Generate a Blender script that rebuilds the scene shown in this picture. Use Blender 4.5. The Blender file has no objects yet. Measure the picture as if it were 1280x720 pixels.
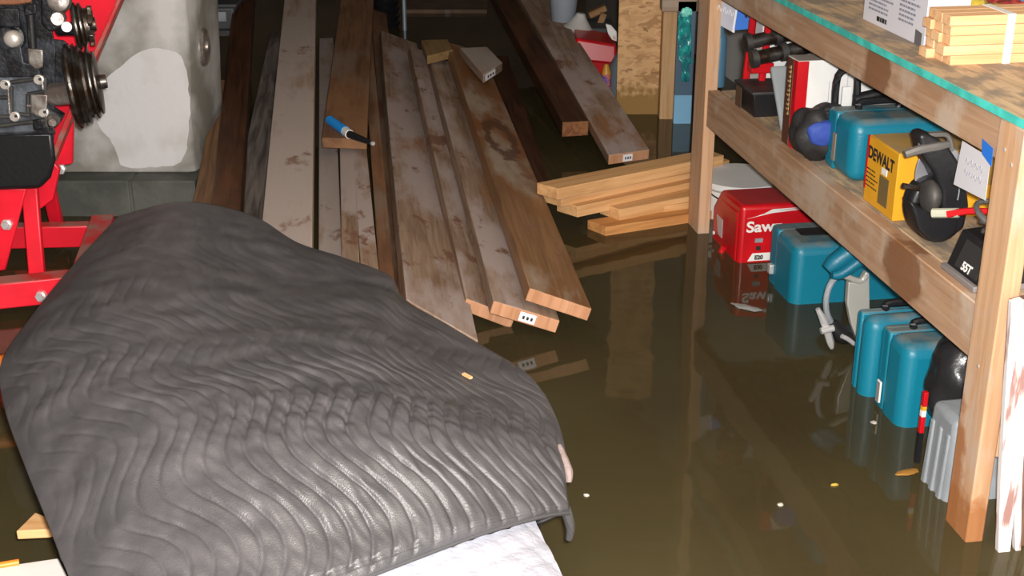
import bpy, bmesh, math, random
import numpy as np
from mathutils import Vector, Matrix, noise
random.seed(7)
C = bpy.context.scene.collection
R = math.radians
# ------------------------------------------------------------------ camera
FPX, PITCH, H = 1706.0, R(22), 1.5
cam_d = bpy.data.cameras.new('camera'); cam = bpy.data.objects.new('camera', cam_d); C.objects.link(cam)
cam.location = (0, 0, H); cam.rotation_euler = (R(90) - PITCH, 0, 0)
cam_d.sensor_width = 36; cam_d.lens = FPX / 1280 * 36; cam_d.clip_start = 0.02
bpy.context.scene.camera = cam
# ------------------------------------------------------------------ world, flash, exposure
w = bpy.data.worlds.new('world'); bpy.context.scene.world = w; w.use_nodes = True
w.node_tree.nodes['Background'].inputs[0].default_value = (0.75, 0.85, 1, 1)
w.node_tree.nodes['Background'].inputs[1].default_value = 0.06
vs = bpy.context.scene.view_settings
vs.view_transform = 'Standard'; vs.look = 'None'; vs.gamma = 1; vs.use_curve_mapping = False; vs.exposure = 0.0
ld = bpy.data.lights.new('camera_flash', 'POINT'); ld.energy = 620; ld.shadow_soft_size = 0.025; ld.color = (1, 0.97, 0.94)
lo = bpy.data.objects.new('camera_flash', ld); C.objects.link(lo); lo.location = (0.03, 0.0, H + 0.035)
ld2 = bpy.data.lights.new('overhead_fill', 'POINT'); ld2.energy = 30; ld2.shadow_soft_size = 0.06; ld2.color = (1, 0.8, 0.58)  # weak warm fill lamp added overhead, no bulb is seen there
lo2 = bpy.data.objects.new('overhead_fill', ld2); C.objects.link(lo2); lo2.location = (0.3, 0.9, 2.1)

# ------------------------------------------------------------------ coordinates
def ray(x, y):
    X = x - 640; U = 360 - y
    return Vector((X, FPX*math.cos(PITCH) + U*math.sin(PITCH), -FPX*math.sin(PITCH) + U*math.cos(PITCH)))
def PZ(x, y, z=0.0):
    r = ray(x, y); return Vector((0, 0, H)) + r*((z - H)/r.z)
def PY(x, y, Y):
    r = ray(x, y); return Vector((0, 0, H)) + r*(Y/r.y)
A = R(9.6)
SO = PZ(1208, 678, 0)
UD = Vector((-math.sin(A), math.cos(A), 0)); VD = Vector((math.cos(A), math.sin(A), 0))
def PU(px, py, u):
    r = ray(px, py); c = Vector((0, 0, H)); t = ((SO - c).dot(UD) + u)/r.dot(UD); return c + r*t
def S(u, v, z): return SO + UD*u + VD*v + Vector((0, 0, z))

# ------------------------------------------------------------------ materials
_m = {}
def mat(name, col, rough=0.6, metal=0.0, var=0.0, vscale=8.0, col2=None, bump=0.0, bscale=60.0, spec=0.5, stretch=(1, 1, 1), alpha=1.0, trans=0.0, band=(0.42, 0.62)):
    if name in _m: return _m[name]
    m = bpy.data.materials.new(name); m.use_nodes = True; nt = m.node_tree; N = nt.nodes; L = nt.links
    b = N['Principled BSDF']
    b.inputs['Base Color'].default_value = (*col, 1); b.inputs['Roughness'].default_value = rough
    b.inputs['Metallic'].default_value = metal; b.inputs['Specular IOR Level'].default_value = spec
    b.inputs['Alpha'].default_value = alpha; b.inputs['Transmission Weight'].default_value = trans
    tc = N.new('ShaderNodeTexCoord'); mp = N.new('ShaderNodeMapping'); mp.inputs['Scale'].default_value = stretch
    L.new(tc.outputs['Object'], mp.inputs['Vector'])
    if var > 0 or col2:
        n = N.new('ShaderNodeTexNoise'); n.inputs['Scale'].default_value = vscale; n.inputs['Detail'].default_value = 6
        L.new(mp.outputs[0], n.inputs['Vector'])
        r = N.new('ShaderNodeValToRGB'); r.color_ramp.elements[0].position = band[0]; r.color_ramp.elements[1].position = band[1]
        c2 = col2 if col2 else tuple(max(0, c*(1 - var)) for c in col)
        r.color_ramp.elements[0].color = (*c2, 1); r.color_ramp.elements[1].color = (*col, 1)
        L.new(n.outputs['Fac'], r.inputs[0]); L.new(r.outputs[0], b.inputs['Base Color'])
    if bump > 0:
        n2 = N.new('ShaderNodeTexNoise'); n2.inputs['Scale'].default_value = bscale; n2.inputs['Detail'].default_value = 4
        L.new(mp.outputs[0], n2.inputs['Vector'])
        bp = N.new('ShaderNodeBump'); bp.inputs['Strength'].default_value = bump; bp.inputs['Distance'].default_value = 0.01
        L.new(n2.outputs['Fac'], bp.inputs['Height']); L.new(bp.outputs[0], b.inputs['Normal'])
    _m[name] = m; return m

def wood(name, base, dark, stain=None, stain_amt=0.5, rough=0.7, sscale=3.0, sstretch=(0.35, 1, 1), dust=None, axis=0, gscale=1.0, spots=(), spotcol=(0.2, 0.08, 0.03), specks=None):
    """grain runs along the local axis; stain = second colour in patches; dust = dry mud lying on top faces"""
    if name in _m: return _m[name]
    m = bpy.data.materials.new(name); m.use_nodes = True; nt = m.node_tree; N = nt.nodes; L = nt.links
    b = N['Principled BSDF']; b.inputs['Roughness'].default_value = rough; b.inputs['Specular IOR Level'].default_value = 0.35
    tc = N.new('ShaderNodeTexCoord')
    oi = N.new('ShaderNodeObjectInfo'); add = N.new('ShaderNodeVectorMath'); add.operation = 'ADD'
    sc = N.new('ShaderNodeVectorMath'); sc.operation = 'SCALE'; sc.inputs['Scale'].default_value = 13
    L.new(oi.outputs['Random'], sc.inputs[0]); L.new(tc.outputs['Object'], add.inputs[0]); L.new(sc.outputs[0], add.inputs[1])
    mp = N.new('ShaderNodeMapping'); s = [22*gscale]*3; s[axis] = 1.4*gscale; mp.inputs['Scale'].default_value = s
    L.new(add.outputs[0], mp.inputs[0])
    n = N.new('ShaderNodeTexNoise'); n.inputs['Scale'].default_value = 2.2; n.inputs['Detail'].default_value = 8; n.inputs['Distortion'].default_value = 0.8
    L.new(mp.outputs[0], n.inputs['Vector'])
    r = N.new('ShaderNodeValToRGB'); r.color_ramp.elements[0].position = 0.33; r.color_ramp.elements[1].position = 0.62
    r.color_ramp.elements[0].color = (*dark, 1); r.color_ramp.elements[1].color = (*base, 1)
    L.new(n.outputs['Fac'], r.inputs[0]); cur = r.outputs[0]
    def layer(cur, col, lo, hi, scale, stretch, only_top=False, detail=6):
        mp2 = N.new('ShaderNodeMapping'); st = [stretch[1]]*3; st[axis] = stretch[0]; mp2.inputs['Scale'].default_value = st
        L.new(add.outputs[0], mp2.inputs[0])
        n3 = N.new('ShaderNodeTexNoise'); n3.inputs['Scale'].default_value = scale; n3.inputs['Detail'].default_value = detail; n3.inputs['Roughness'].default_value = 0.62
        L.new(mp2.outputs[0], n3.inputs['Vector'])
        r3 = N.new('ShaderNodeMapRange'); r3.inputs['From Min'].default_value = lo; r3.inputs['From Max'].default_value = hi
        L.new(n3.outputs['Fac'], r3.inputs['Value']); fac = r3.outputs[0]
        if only_top:
            sx = N.new('ShaderNodeSeparateXYZ'); L.new(tc.outputs['Normal'], sx.inputs[0])
            mr = N.new('ShaderNodeMapRange'); mr.inputs['From Min'].default_value = 0.5; mr.inputs['From Max'].default_value = 0.8
            L.new(sx.outputs['Z'], mr.inputs['Value'])
            mu = N.new('ShaderNodeMath'); mu.operation = 'MULTIPLY'; L.new(mr.outputs[0], mu.inputs[0]); L.new(fac, mu.inputs[1]); fac = mu.outputs[0]
        mx = N.new('ShaderNodeMixRGB'); mx.inputs[2].default_value = (*col, 1)
        L.new(fac, mx.inputs[0]); L.new(cur, mx.inputs[1]); return mx.outputs[0]
    if stain: cur = layer(cur, stain, 0.62 - 0.3*stain_amt, 0.74 - 0.3*stain_amt, sscale, sstretch)
    if dust: cur = layer(cur, dust[0], dust[1], dust[1] + 0.12, dust[2], (0.5, 1.6), True, 8)
    if specks: cur = layer(cur, specks[0], specks[1], specks[1] + 0.07, specks[2], (0.8, 1.3), False, 5)
    for (c_, r_, ring) in spots:
        su = N.new('ShaderNodeVectorMath'); su.operation = 'SUBTRACT'; su.inputs[1].default_value = c_; L.new(tc.outputs['Object'], su.inputs[0])
        dv_ = N.new('ShaderNodeVectorMath'); dv_.operation = 'DIVIDE'; dv_.inputs[1].default_value = r_; L.new(su.outputs[0], dv_.inputs[0])
        le = N.new('ShaderNodeVectorMath'); le.operation = 'LENGTH'; L.new(dv_.outputs[0], le.inputs[0])
        ns = N.new('ShaderNodeTexNoise'); ns.inputs['Scale'].default_value = 22; ns.inputs['Detail'].default_value = 4; L.new(tc.outputs['Object'], ns.inputs['Vector'])
        ma = N.new('ShaderNodeMath'); ma.operation = 'MULTIPLY_ADD'; ma.inputs[1].default_value = 0.9; L.new(ns.outputs['Fac'], ma.inputs[0]); L.new(le.outputs['Value'], ma.inputs[2])
        v_ = ma.outputs[0]
        if ring:
            m1 = N.new('ShaderNodeMath'); m1.operation = 'SUBTRACT'; m1.inputs[1].default_value = 1.25; L.new(v_, m1.inputs[0])
            m2 = N.new('ShaderNodeMath'); m2.operation = 'ABSOLUTE'; L.new(m1.outputs[0], m2.inputs[0]); v_ = m2.outputs[0]
            lo_, hi_ = 0.30, 0.14
        else: lo_, hi_ = 1.50, 1.25
        mr = N.new('ShaderNodeMapRange'); mr.inputs['From Min'].default_value = lo_; mr.inputs['From Max'].default_value = hi_; L.new(v_, mr.inputs['Value'])
        mm = N.new('ShaderNodeMath'); mm.operation = 'MULTIPLY'; mm.inputs[1].default_value = 0.85; L.new(mr.outputs[0], mm.inputs[0])
        mx = N.new('ShaderNodeMixRGB'); mx.inputs[2].default_value = (*spotcol, 1); L.new(mm.outputs[0], mx.inputs[0]); L.new(cur, mx.inputs[1]); cur = mx.outputs[0]
    L.new(cur, b.inputs['Base Color'])
    bp = N.new('ShaderNodeBump'); bp.inputs['Strength'].default_value = 0.25; bp.inputs['Distance'].default_value = 0.004
    L.new(n.outputs['Fac'], bp.inputs['Height']); L.new(bp.outputs[0], b.inputs['Normal'])
    _m[name] = m; return m

# ------------------------------------------------------------------ mesh builder
class MB:
    def __init__(s, M=None): s.v = []; s.f = []; s.M = M or Matrix.Identity(4)
    def add(s, vs_, fs, M=None):
        T = s.M @ M if M else s.M
        o = len(s.v); s.v += [T @ Vector(p) for p in vs_]; s.f += [tuple(o + i for i in f) for f in fs]; return s
    def box(s, x0, x1, y0, y1, z0, z1, M=None):
        return s.add([(x0,y0,z0),(x1,y0,z0),(x1,y1,z0),(x0,y1,z0),(x0,y0,z1),(x1,y0,z1),(x1,y1,z1),(x0,y1,z1)],
                     [(0,3,2,1),(4,5,6,7),(0,1,5,4),(1,2,6,5),(2,3,7,6),(3,0,4,7)], M)
    def hexa(s, b, t):  # bottom loop (4), top loop (4), counter-clockwise from above
        return s.add(list(b) + list(t), [(0,3,2,1),(4,5,6,7),(0,1,5,4),(1,2,6,5),(2,3,7,6),(3,0,4,7)])
    def cyl(s, p0, p1, r0, r1=None, n=20):
        r1 = r0 if r1 is None else r1; p0 = Vector(p0); p1 = Vector(p1); d = (p1 - p0).normalized()
        q = Vector((0,0,1)).rotation_difference(d).to_matrix(); vs_ = []
        for p, r in ((p0, r0), (p1, r1)):
            for i in range(n):
                a = 2*math.pi*i/n; vs_.append(p + q @ Vector((r*math.cos(a), r*math.sin(a), 0)))
        return s.add(vs_, [(i, (i+1) % n, n + (i+1) % n, n + i) for i in range(n)] + [tuple(range(n))[::-1], tuple(range(n, 2*n))])
    def lathe(s, p, axis, prof, n=28):  # prof: (distance along axis, radius)
        p = Vector(p); q = Vector((0,0,1)).rotation_difference(Vector(axis).normalized()).to_matrix(); vs_ = []
        for h, r in prof:
            for i in range(n):
                a = 2*math.pi*i/n; vs_.append(p + q @ Vector((r*math.cos(a), r*math.sin(a), h)))
        k = len(prof); fs = [(j*n + i, j*n + (i+1) % n, (j+1)*n + (i+1) % n, (j+1)*n + i) for j in range(k-1) for i in range(n)]
        return s.add(vs_, fs + [tuple(range(n))[::-1], tuple(range((k-1)*n, k*n))])
    def tube(s, pts, r, n=10, closed=False):
        pts = [Vector(p) for p in pts]
        if len(pts) >= 3 and not closed:   # round the bends
            rl = list(r) if isinstance(r, (list, tuple)) else [r]*len(pts); P_, R_ = [], []; m_ = len(pts) - 1
            for i in range(m_):
                q = [pts[max(i-1, 0)], pts[i], pts[i+1], pts[min(i+2, m_)]]
                for u_ in (0, .2, .4, .6, .8):
                    P_.append(0.5*((2*q[1]) + (q[2]-q[0])*u_ + (2*q[0]-5*q[1]+4*q[2]-q[3])*u_**2 + (-q[0]+3*q[1]-3*q[2]+q[3])*u_**3)); R_.append(rl[i]*(1-u_) + rl[i+1]*u_)
            P_.append(pts[-1]); R_.append(rl[-1]); pts, r = P_, R_
        k = len(pts); vs_ = []; up = Vector((0.13, 0.21, 0.97))
        for i, p in enumerate(pts):
            a = pts[(i-1) % k] if (closed or i > 0) else p; b = pts[(i+1) % k] if (closed or i < k-1) else p
            t = (b - a).normalized(); x = t.cross(up)
            if x.length < 0.1: x = t.cross(Vector((1, 0, 0)))
            x.normalize(); y = x.cross(t).normalized(); rr = r[i] if isinstance(r, (list, tuple)) else r
            for j in range(n):
                an = 2*math.pi*j/n; vs_.append(p + x*(rr*math.cos(an)) + y*(rr*math.sin(an)))
        m = k if closed else k-1
        fs = [(i*n + j, i*n + (j+1) % n, ((i+1) % k)*n + (j+1) % n, ((i+1) % k)*n + j) for i in range(m) for j in range(n)]
        if not closed: fs += [tuple(range(n))[::-1], tuple(range((k-1)*n, k*n))]
        return s.add(vs_, fs)
    def prism(s, pts, d):  # polygon pts extruded by vector d
        pts = [Vector(p) for p in pts]; d = Vector(d); n = len(pts)
        return s.add(pts + [p + d for p in pts], [tuple(range(n))[::-1], tuple(range(n, 2*n))] + [(i, (i+1) % n, n + (i+1) % n, n + i) for i in range(n)])
    def blob(s, c, r, seed=0, amp=0.15, fr=3.0, n=36, m=24):
        c = Vector(c); vs_ = []
        for j in range(m + 1):
            th = math.pi*j/m
            for i in range(n):
                ph = 2*math.pi*i/n; d = Vector((math.sin(th)*math.cos(ph), math.sin(th)*math.sin(ph), math.cos(th)))
                k = 1 + amp*noise.noise(d*fr + Vector((seed, 3.1*seed, 0)))*2
                vs_.append(c + Vector((d.x*r[0], d.y*r[1], d.z*r[2]))*k)
        return s.add(vs_, [(j*n + i, (j+1)*n + i, (j+1)*n + (i+1) % n, j*n + (i+1) % n) for j in range(m) for i in range(n)])
    def build(s, name, m, parent=None, bevel=0.0, seg=2, smooth=True, M=None):
        me = bpy.data.meshes.new(name); me.from_pydata([tuple(v) for v in s.v], [], s.f); me.validate()
        bm = bmesh.new(); bm.from_mesh(me); bmesh.ops.remove_doubles(bm, verts=bm.verts, dist=1e-6)
        bmesh.ops.recalc_face_normals(bm, faces=bm.faces); bm.to_mesh(me); bm.free()
        o = bpy.data.objects.new(name, me); C.objects.link(o)
        for k in (m if isinstance(m, (list, tuple)) else [m]): me.materials.append(k)
        if parent: o.parent = parent
        if M is not None: o.matrix_world = M
        if bevel > 0:
            bv = o.modifiers.new('bevel', 'BEVEL'); bv.width = bevel; bv.segments = seg; bv.limit_method = 'ANGLE'; bv.angle_limit = R(35)
        if smooth:
            try: me.shade_smooth(); me.set_sharp_from_angle(angle=R(40))
            except Exception: pass
        return o
def tag(o, label, cat=None, group=None):
    o['label'] = label
    if cat: o['category'] = cat
    if group: o['group'] = group
    return o
def struct(o): o['kind'] = 'structure'; return o
def thing(name, label, cat, loc=(0, 0, 0), rotz=0.0, group=None):
    o = bpy.data.objects.new(name, None); C.objects.link(o); o.location = loc; o.rotation_euler = (0, 0, rotz); o.empty_display_size = 0.05
    return tag(o, label, cat, group)
def text(name, s, size, loc, rot, m, parent, ext=0.0004, bold=0.0, sx=1.0, label=None):
    cu = bpy.data.curves.new(name, 'FONT'); cu.body = s; cu.size = size; cu.extrude = ext; cu.align_x = 'LEFT'; cu.offset = bold
    t = bpy.data.objects.new(name + '_tmp', cu); C.objects.link(t)
    bpy.context.view_layer.update()
    me = bpy.data.meshes.new_from_object(t.evaluated_get(bpy.context.evaluated_depsgraph_get()))
    bpy.data.objects.remove(t); me.name = name
    o = bpy.data.objects.new(name, me); C.objects.link(o); me.materials.clear(); me.materials.append(m)
    o.parent = parent; o.location = loc; o.rotation_euler = rot; o.scale = (sx, 1, 1)
    if label: o['label'] = label
    return o
AISLE = (R(90), 0, R(-90))   # text lying on a face that looks along local -x
NEAR = (R(90), 0, 0)         # text on a face that looks along local -y

# material library
M_mud = (0.36, 0.30, 0.25)
W_dust = wood('dusty wet board', (0.34, 0.235, 0.165), (0.20, 0.125, 0.08), (0.30, 0.13, 0.05), 0.22, dust=((0.42, 0.34, 0.315), 0.44, 3.2), specks=((0.20, 0.10, 0.065), 0.60, 9))
W_dust2 = wood('pale dusty board', (0.40, 0.31, 0.24), (0.28, 0.19, 0.13), (0.27, 0.15, 0.08), 0.12, dust=((0.42, 0.35, 0.315), 0.38, 3.0), specks=((0.22, 0.13, 0.09), 0.62, 7))
W_rust = wood('rust brown board', (0.20, 0.10, 0.05), (0.11, 0.05, 0.025), (0.26, 0.13, 0.06), 0.4, dust=((0.2, 0.14, 0.1), 0.5, 3.0))
W_half = wood('half wet board', (0.28, 0.15, 0.07), (0.16, 0.08, 0.035), (0.22, 0.09, 0.03), 0.5, dust=((0.36, 0.28, 0.21), 0.52, 3.4), rough=0.4, spots=[((1.40,-.09,0),(.24,.062,.1),True)], spotcol=(0.10,0.04,0.018), specks=((0.20, 0.10, 0.065), 0.60, 9))
W_dark = wood('dark wet timber', (0.075, 0.030, 0.013), (0.028, 0.011, 0.006), (0.12, 0.045, 0.015), 0.35, rough=0.5)
W_grey = wood('weathered grey board', (0.22, 0.185, 0.165), (0.07, 0.055, 0.048), (0.06, 0.045, 0.035), 0.5)
W_new = wood('new yellow stud', (0.72, 0.43, 0.20), (0.58, 0.31, 0.12), (0.42, 0.2, 0.08), 0.1)
W_new2 = wood('new orange wet stud', (0.62, 0.30, 0.10), (0.45, 0.19, 0.06))
W_post = wood('post wood', (0.58, 0.36, 0.21), (0.46, 0.26, 0.14), (0.50, 0.38, 0.30), 0.4, axis=2, sscale=6, spots=[((0,.10,.22),(.9,.06,.28),False),((0.02,.045,.18),(.9,.14,.12),False)], spotcol=(0.32,0.12,0.035))
W_beam = wood('beam wood', (0.48, 0.31, 0.20), (0.36, 0.21, 0.12), (0.50, 0.39, 0.30), 0.35, axis=1, sscale=5, sstretch=(1, 1, 1), spots=[((0,.66,1.01),(.9,.075,.075),False),((0,.43,.62),(.9,.10,.075),False)], spotcol=(0.20,0.085,0.035))
W_deck = wood('dusty shelf deck', (0.60, 0.44, 0.28), (0.40, 0.28, 0.17), (0.27, 0.22, 0.17), 0.55, axis=1, sscale=9, sstretch=(1, 2, 1), gscale=1.5)
W_end = wood('fresh cut wood end', (0.56, 0.29, 0.16), (0.42, 0.2, 0.1), axis=2)
def osb_mat():
    m = bpy.data.materials.new('strand board'); m.use_nodes = True; N = m.node_tree.nodes; L = m.node_tree.links; b = N['Principled BSDF']
    tc = N.new('ShaderNodeTexCoord'); mp = N.new('ShaderNodeMapping'); mp.inputs['Scale'].default_value = (6, 6, 15); L.new(tc.outputs['Object'], mp.inputs[0])
    n0 = N.new('ShaderNodeTexNoise'); n0.inputs['Scale'].default_value = 1.2; L.new(mp.outputs[0], n0.inputs['Vector'])
    v = N.new('ShaderNodeTexVoronoi'); v.inputs['Scale'].default_value = 1.0; L.new(n0.outputs['Color'], v.inputs['Vector'])
    v.inputs['Scale'].default_value = 9
    r = N.new('ShaderNodeValToRGB'); r.color_ramp.elements[0].color = (0.30, 0.15, 0.055, 1); r.color_ramp.elements[1].color = (0.70, 0.44, 0.21, 1)
    e = r.color_ramp.elements.new(0.5); e.color = (0.56, 0.32, 0.14, 1)
    L.new(v.outputs['Color'], r.inputs[0]); L.new(r.outputs[0], b.inputs['Base Color']); b.inputs['Roughness'].default_value = 0.65
    # waterline stain with a shape of its own
    sx = N.new('ShaderNodeSeparateXYZ'); L.new(tc.outputs['Object'], sx.inputs[0])
    n2 = N.new('ShaderNodeTexNoise'); n2.inputs['Scale'].default_value = 30; L.new(tc.outputs['Object'], n2.inputs['Vector'])
    ma = N.new('ShaderNodeMath'); ma.operation = 'MULTIPLY_ADD'; ma.inputs[1].default_value = 0.22; L.new(n2.outputs['Fac'], ma.inputs[0]); L.new(sx.outputs['Z'], ma.inputs[2])
    mr = N.new('ShaderNodeMapRange'); mr.inputs['From Min'].default_value = 0.25; mr.inputs['From Max'].default_value = 0.20; L.new(ma.outputs[0], mr.inputs['Value'])
    mx = N.new('ShaderNodeMixRGB'); mx.inputs[2].default_value = (0.30, 0.17, 0.04, 1); L.new(mr.outputs[0], mx.inputs[0]); L.new(r.outputs[0], mx.inputs[1]); L.new(mx.outputs[0], b.inputs['Base Color'])
    return m
M_osb = osb_mat()
M_black = mat('black plastic', (0.012, 0.012, 0.014), 0.4, bump=0.1)
M_blackr = mat('dusty black plastic', (0.02, 0.02, 0.022), 0.55, col2=(0.05, 0.047, 0.043), vscale=14)
M_iron = mat('dusty dark cast iron', (0.045, 0.05, 0.06), 0.45, 0.3, col2=(0.012, 0.012, 0.014), vscale=18, bump=0.3, bscale=90)
M_alu = mat('dirty aluminium', (0.50, 0.47, 0.44), 0.4, 0.7, col2=(0.25, 0.21, 0.19), vscale=25, bump=0.2)
M_steel = mat('worn steel', (0.16, 0.15, 0.14), 0.35, 0.8, col2=(0.07, 0.045, 0.03), vscale=30, bump=0.2)
M_chrome = mat('chrome', (0.72, 0.72, 0.73), 0.28, 0.5)
M_galv = mat('bright bolt', (0.75, 0.70, 0.66), 0.3, 0.6)
M_red = mat('red paint', (0.86, 0.014, 0.035), 0.38, var=0.15)
M_redd = mat('dusty red paint', (0.55, 0.03, 0.03), 0.6, col2=(0.33, 0.16, 0.13), vscale=14, band=(0.4, 0.6))
M_redp = mat('red plastic', (0.62, 0.008, 0.015), 0.32, var=0.2)
M_teal = mat('teal plastic', (0.004, 0.155, 0.245), 0.42, var=0.2, bump=0.12, bscale=200)
M_teald = mat('dusty teal plastic', (0.02, 0.15, 0.22), 0.6, col2=(0.17, 0.20, 0.19), vscale=10, band=(0.35, 0.65))
M_white = mat('white card', (0.82, 0.82, 0.80), 0.6, var=0.06)
M_paper = mat('white paper', (0.58, 0.58, 0.62), 0.6)
M_greyp = mat('grey plastic', (0.30, 0.33, 0.36), 0.45, var=0.25, bump=0.1)
M_clear = mat('cloudy clear plastic', (0.40, 0.44, 0.46), 0.3, alpha=0.72)
M_yel = mat('yellow card', (0.76, 0.37, 0.015), 0.55, var=0.12)
M_yeld = mat('dusty yellow card', (0.50, 0.30, 0.06), 0.7, col2=(0.38, 0.26, 0.12), vscale=12)
M_ink = mat('black ink', (0.02, 0.018, 0.015), 0.6)
M_gold = mat('gold ink', (0.62, 0.45, 0.2), 0.5)
M_brown = mat('brown card', (0.10, 0.035, 0.02), 0.6)
M_tape = mat('blue tape', (0.02, 0.16, 0.62), 0.55)
M_lblue = mat('light blue plastic', (0.28, 0.55, 0.68), 0.4)
M_bag = mat('black bag fabric', (0.03, 0.03, 0.032), 0.6, bump=0.4, bscale=30, var=0.4)
M_tealpaint = mat('turquoise edge paint', (0.08, 0.66, 0.58), 0.5, var=0.3, vscale=20)
M_orange = mat('orange plastic', (0.80, 0.20, 0.02), 0.45)

# ------------------------------------------------------------------ setting
M_conc = mat('concrete floor', (0.16, 0.14, 0.10), 0.8, var=0.4, vscale=3)
M_wall = mat('dark basement wall', (0.14, 0.10, 0.075), 0.9, var=0.5, vscale=2, bump=0.4, bscale=20)
M_wallw = mat('white painted wall', (0.72, 0.72, 0.70), 0.8, var=0.15, vscale=2)
M_ceil = mat('ceiling boards', (0.30, 0.24, 0.17), 0.9, var=0.4, vscale=2, stretch=(1, 6, 1))
FZ = -0.20
struct(MB().box(-4.2, 3.2, -2.5, 9.5, FZ - 0.1, FZ).build('floor', M_conc))
struct(MB().box(-4.2, 3.2, 9.4, 9.5, FZ, 2.4).build('wall_back', M_wall))
struct(MB().box(-4.3, -4.2, -2.5, 9.5, FZ, 2.4).build('wall_left', M_wall))
struct(MB().box(-4.2, 3.2, -2.6, -2.5, FZ, 2.4).build('wall_front', M_wall))
struct(MB().box(0, 0.1, -4.5, 7.6, FZ, 2.4).build('wall_right', M_wallw, M=Matrix.Translation(S(0, 0.78, 0)) @ Matrix.Rotation(A, 4, 'Z')))
struct(MB().box(-4.2, 3.2, -2.5, 9.5, 2.4, 2.5).build('ceiling', M_ceil))
jm = MB()
for k in range(14): pass
# flood water: a stirred-up brown surface that reflects like water
def water_mat():
    m = bpy.data.materials.new('muddy flood water'); m.use_nodes = True; N = m.node_tree.nodes; L = m.node_tree.links
    N.remove(N['Principled BSDF']); out = N['Material Output']
    tc = N.new('ShaderNodeTexCoord'); n = N.new('ShaderNodeTexNoise'); n.inputs['Scale'].default_value = 1.3; n.inputs['Detail'].default_value = 5
    L.new(tc.outputs['Object'], n.inputs['Vector'])
    r = N.new('ShaderNodeValToRGB'); r.color_ramp.elements[0].position = 0.35; r.color_ramp.elements[1].position = 0.7
    r.color_ramp.elements[0].color = (0.064, 0.049, 0.023, 1); r.color_ramp.elements[1].color = (0.092, 0.076, 0.034, 1)
    L.new(n.outputs['Fac'], r.inputs[0])
    d = N.new('ShaderNodeBsdfDiffuse'); L.new(r.outputs[0], d.inputs[0])
    t = N.new('ShaderNodeBsdfTransparent'); t.inputs[0].default_value = (0.55, 0.45, 0.25, 1)
    mx = N.new('ShaderNodeMixShader'); mx.inputs[0].default_value = 0.74; L.new(t.outputs[0], mx.inputs[1]); L.new(d.outputs[0], mx.inputs[2])
    g = N.new('ShaderNodeBsdfGlossy'); g.inputs['Roughness'].default_value = 0.045; g.inputs[0].default_value = (1, 1, 1, 1)
    f = N.new('ShaderNodeFresnel'); f.inputs[0].default_value = 1.27
    n2 = N.new('ShaderNodeTexNoise'); n2.inputs['Scale'].default_value = 5; n2.inputs['Detail'].default_value = 2; L.new(tc.outputs['Object'], n2.inputs['Vector'])
    bp = N.new('ShaderNodeBump'); bp.inputs['Strength'].default_value = 0.16; bp.inputs['Distance'].default_value = 0.01; L.new(n2.outputs['Fac'], bp.inputs['Height'])
    L.new(bp.outputs[0], g.inputs['Normal']); L.new(bp.outputs[0], f.inputs['Normal'])
    m2 = N.new('ShaderNodeMixShader'); L.new(f.outputs[0], m2.inputs[0]); L.new(mx.outputs[0], m2.inputs[1]); L.new(g.outputs[0], m2.inputs[2])
    L.new(m2.outputs[0], out.inputs[0]); return m
wm = bpy.data.meshes.new('flood_water'); wm.from_pydata([(-4.2,-2.5,0),(3.2,-2.5,0),(3.2,9.4,0),(-4.2,9.4,0)], [], [(0,1,2,3)])
wo = bpy.data.objects.new('flood_water', wm); C.objects.link(wo); wm.materials.append(water_mat())
tag(wo, 'murky olive brown flood water covering the whole floor', 'water'); wo['kind'] = 'structure'

# ------------------------------------------------------------------ plastered column on a block footing
M_plast = mat('grey white plaster', (0.50, 0.495, 0.485), 0.8, col2=(0.20, 0.19, 0.165), vscale=3.6, band=(0.43, 0.62), bump=0.35, bscale=18)
M_foot = mat('wet concrete block', (0.10, 0.105, 0.09), 0.7, var=0.4, vscale=6, bump=0.3, bscale=40)
cp = PY(160, 216, 4.45); ft = cp.z
pil = thing('plastered_column', 'white plastered square column with grey stains behind the red engine stand', 'column', (cp.x, 4.45, 0), 0)
xr = PY(238, 120, 4.45).x - cp.x; xl = PY(76, 216, 4.45).x - cp.x
sh = MB(); prof = [(xl,0),(xr-0.03,0),(xr-0.008,0.012),(xr,0.04),(xr+0.015,0.40),(xr,0.45),(xl,0.45)]
zs = [ft, 0.30, 0.45, 0.62, 0.78, 0.95, 1.4, 2.4]; vsx = []
for j, z in enumerate(zs):
    k = [0, 0.0, 0.008, 0.016, 0.014, 0.004, 0, 0][j]
    vsx += [(x + (k if x > 0 else 0) + 0.004*noise.noise(Vector((x*9, y*9, z*5))), y, z) for x, y in prof]
n_ = len(prof); sh.add(vsx, [(j*n_+i, j*n_+(i+1) % n_, (j+1)*n_+(i+1) % n_, (j+1)*n_+i) for j in range(len(zs)-1) for i in range(n_)] + [tuple(range(n_))[::-1], tuple(range((len(zs)-1)*n_, len(zs)*n_))])
sh.build('column_shaft', M_plast, pil, 0.006)
fm = MB()
for i in range(2):
    x0 = xl - 0.02 + i*0.28; fm.box(x0, min(x0 + 0.272, xr + 0.01), -0.09, 0.47, FZ, ft)
fm.box(xl - 0.02, xr + 0.005, -0.085, 0.46, FZ, ft - 0.004)
fm.build('block_footing', M_foot, pil, 0.005)
pz = PY(242, 60, 4.6)
cap = MB().lathe((xr + 0.004, 0.17, pz.z), (1, 0, 0), [(0, 0.066), (0.018, 0.066), (0.026, 0.058), (0.026, 0.02), (0.034, 0.018)])
cap.build('round_metal_cover', M_alu, pil)
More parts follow.
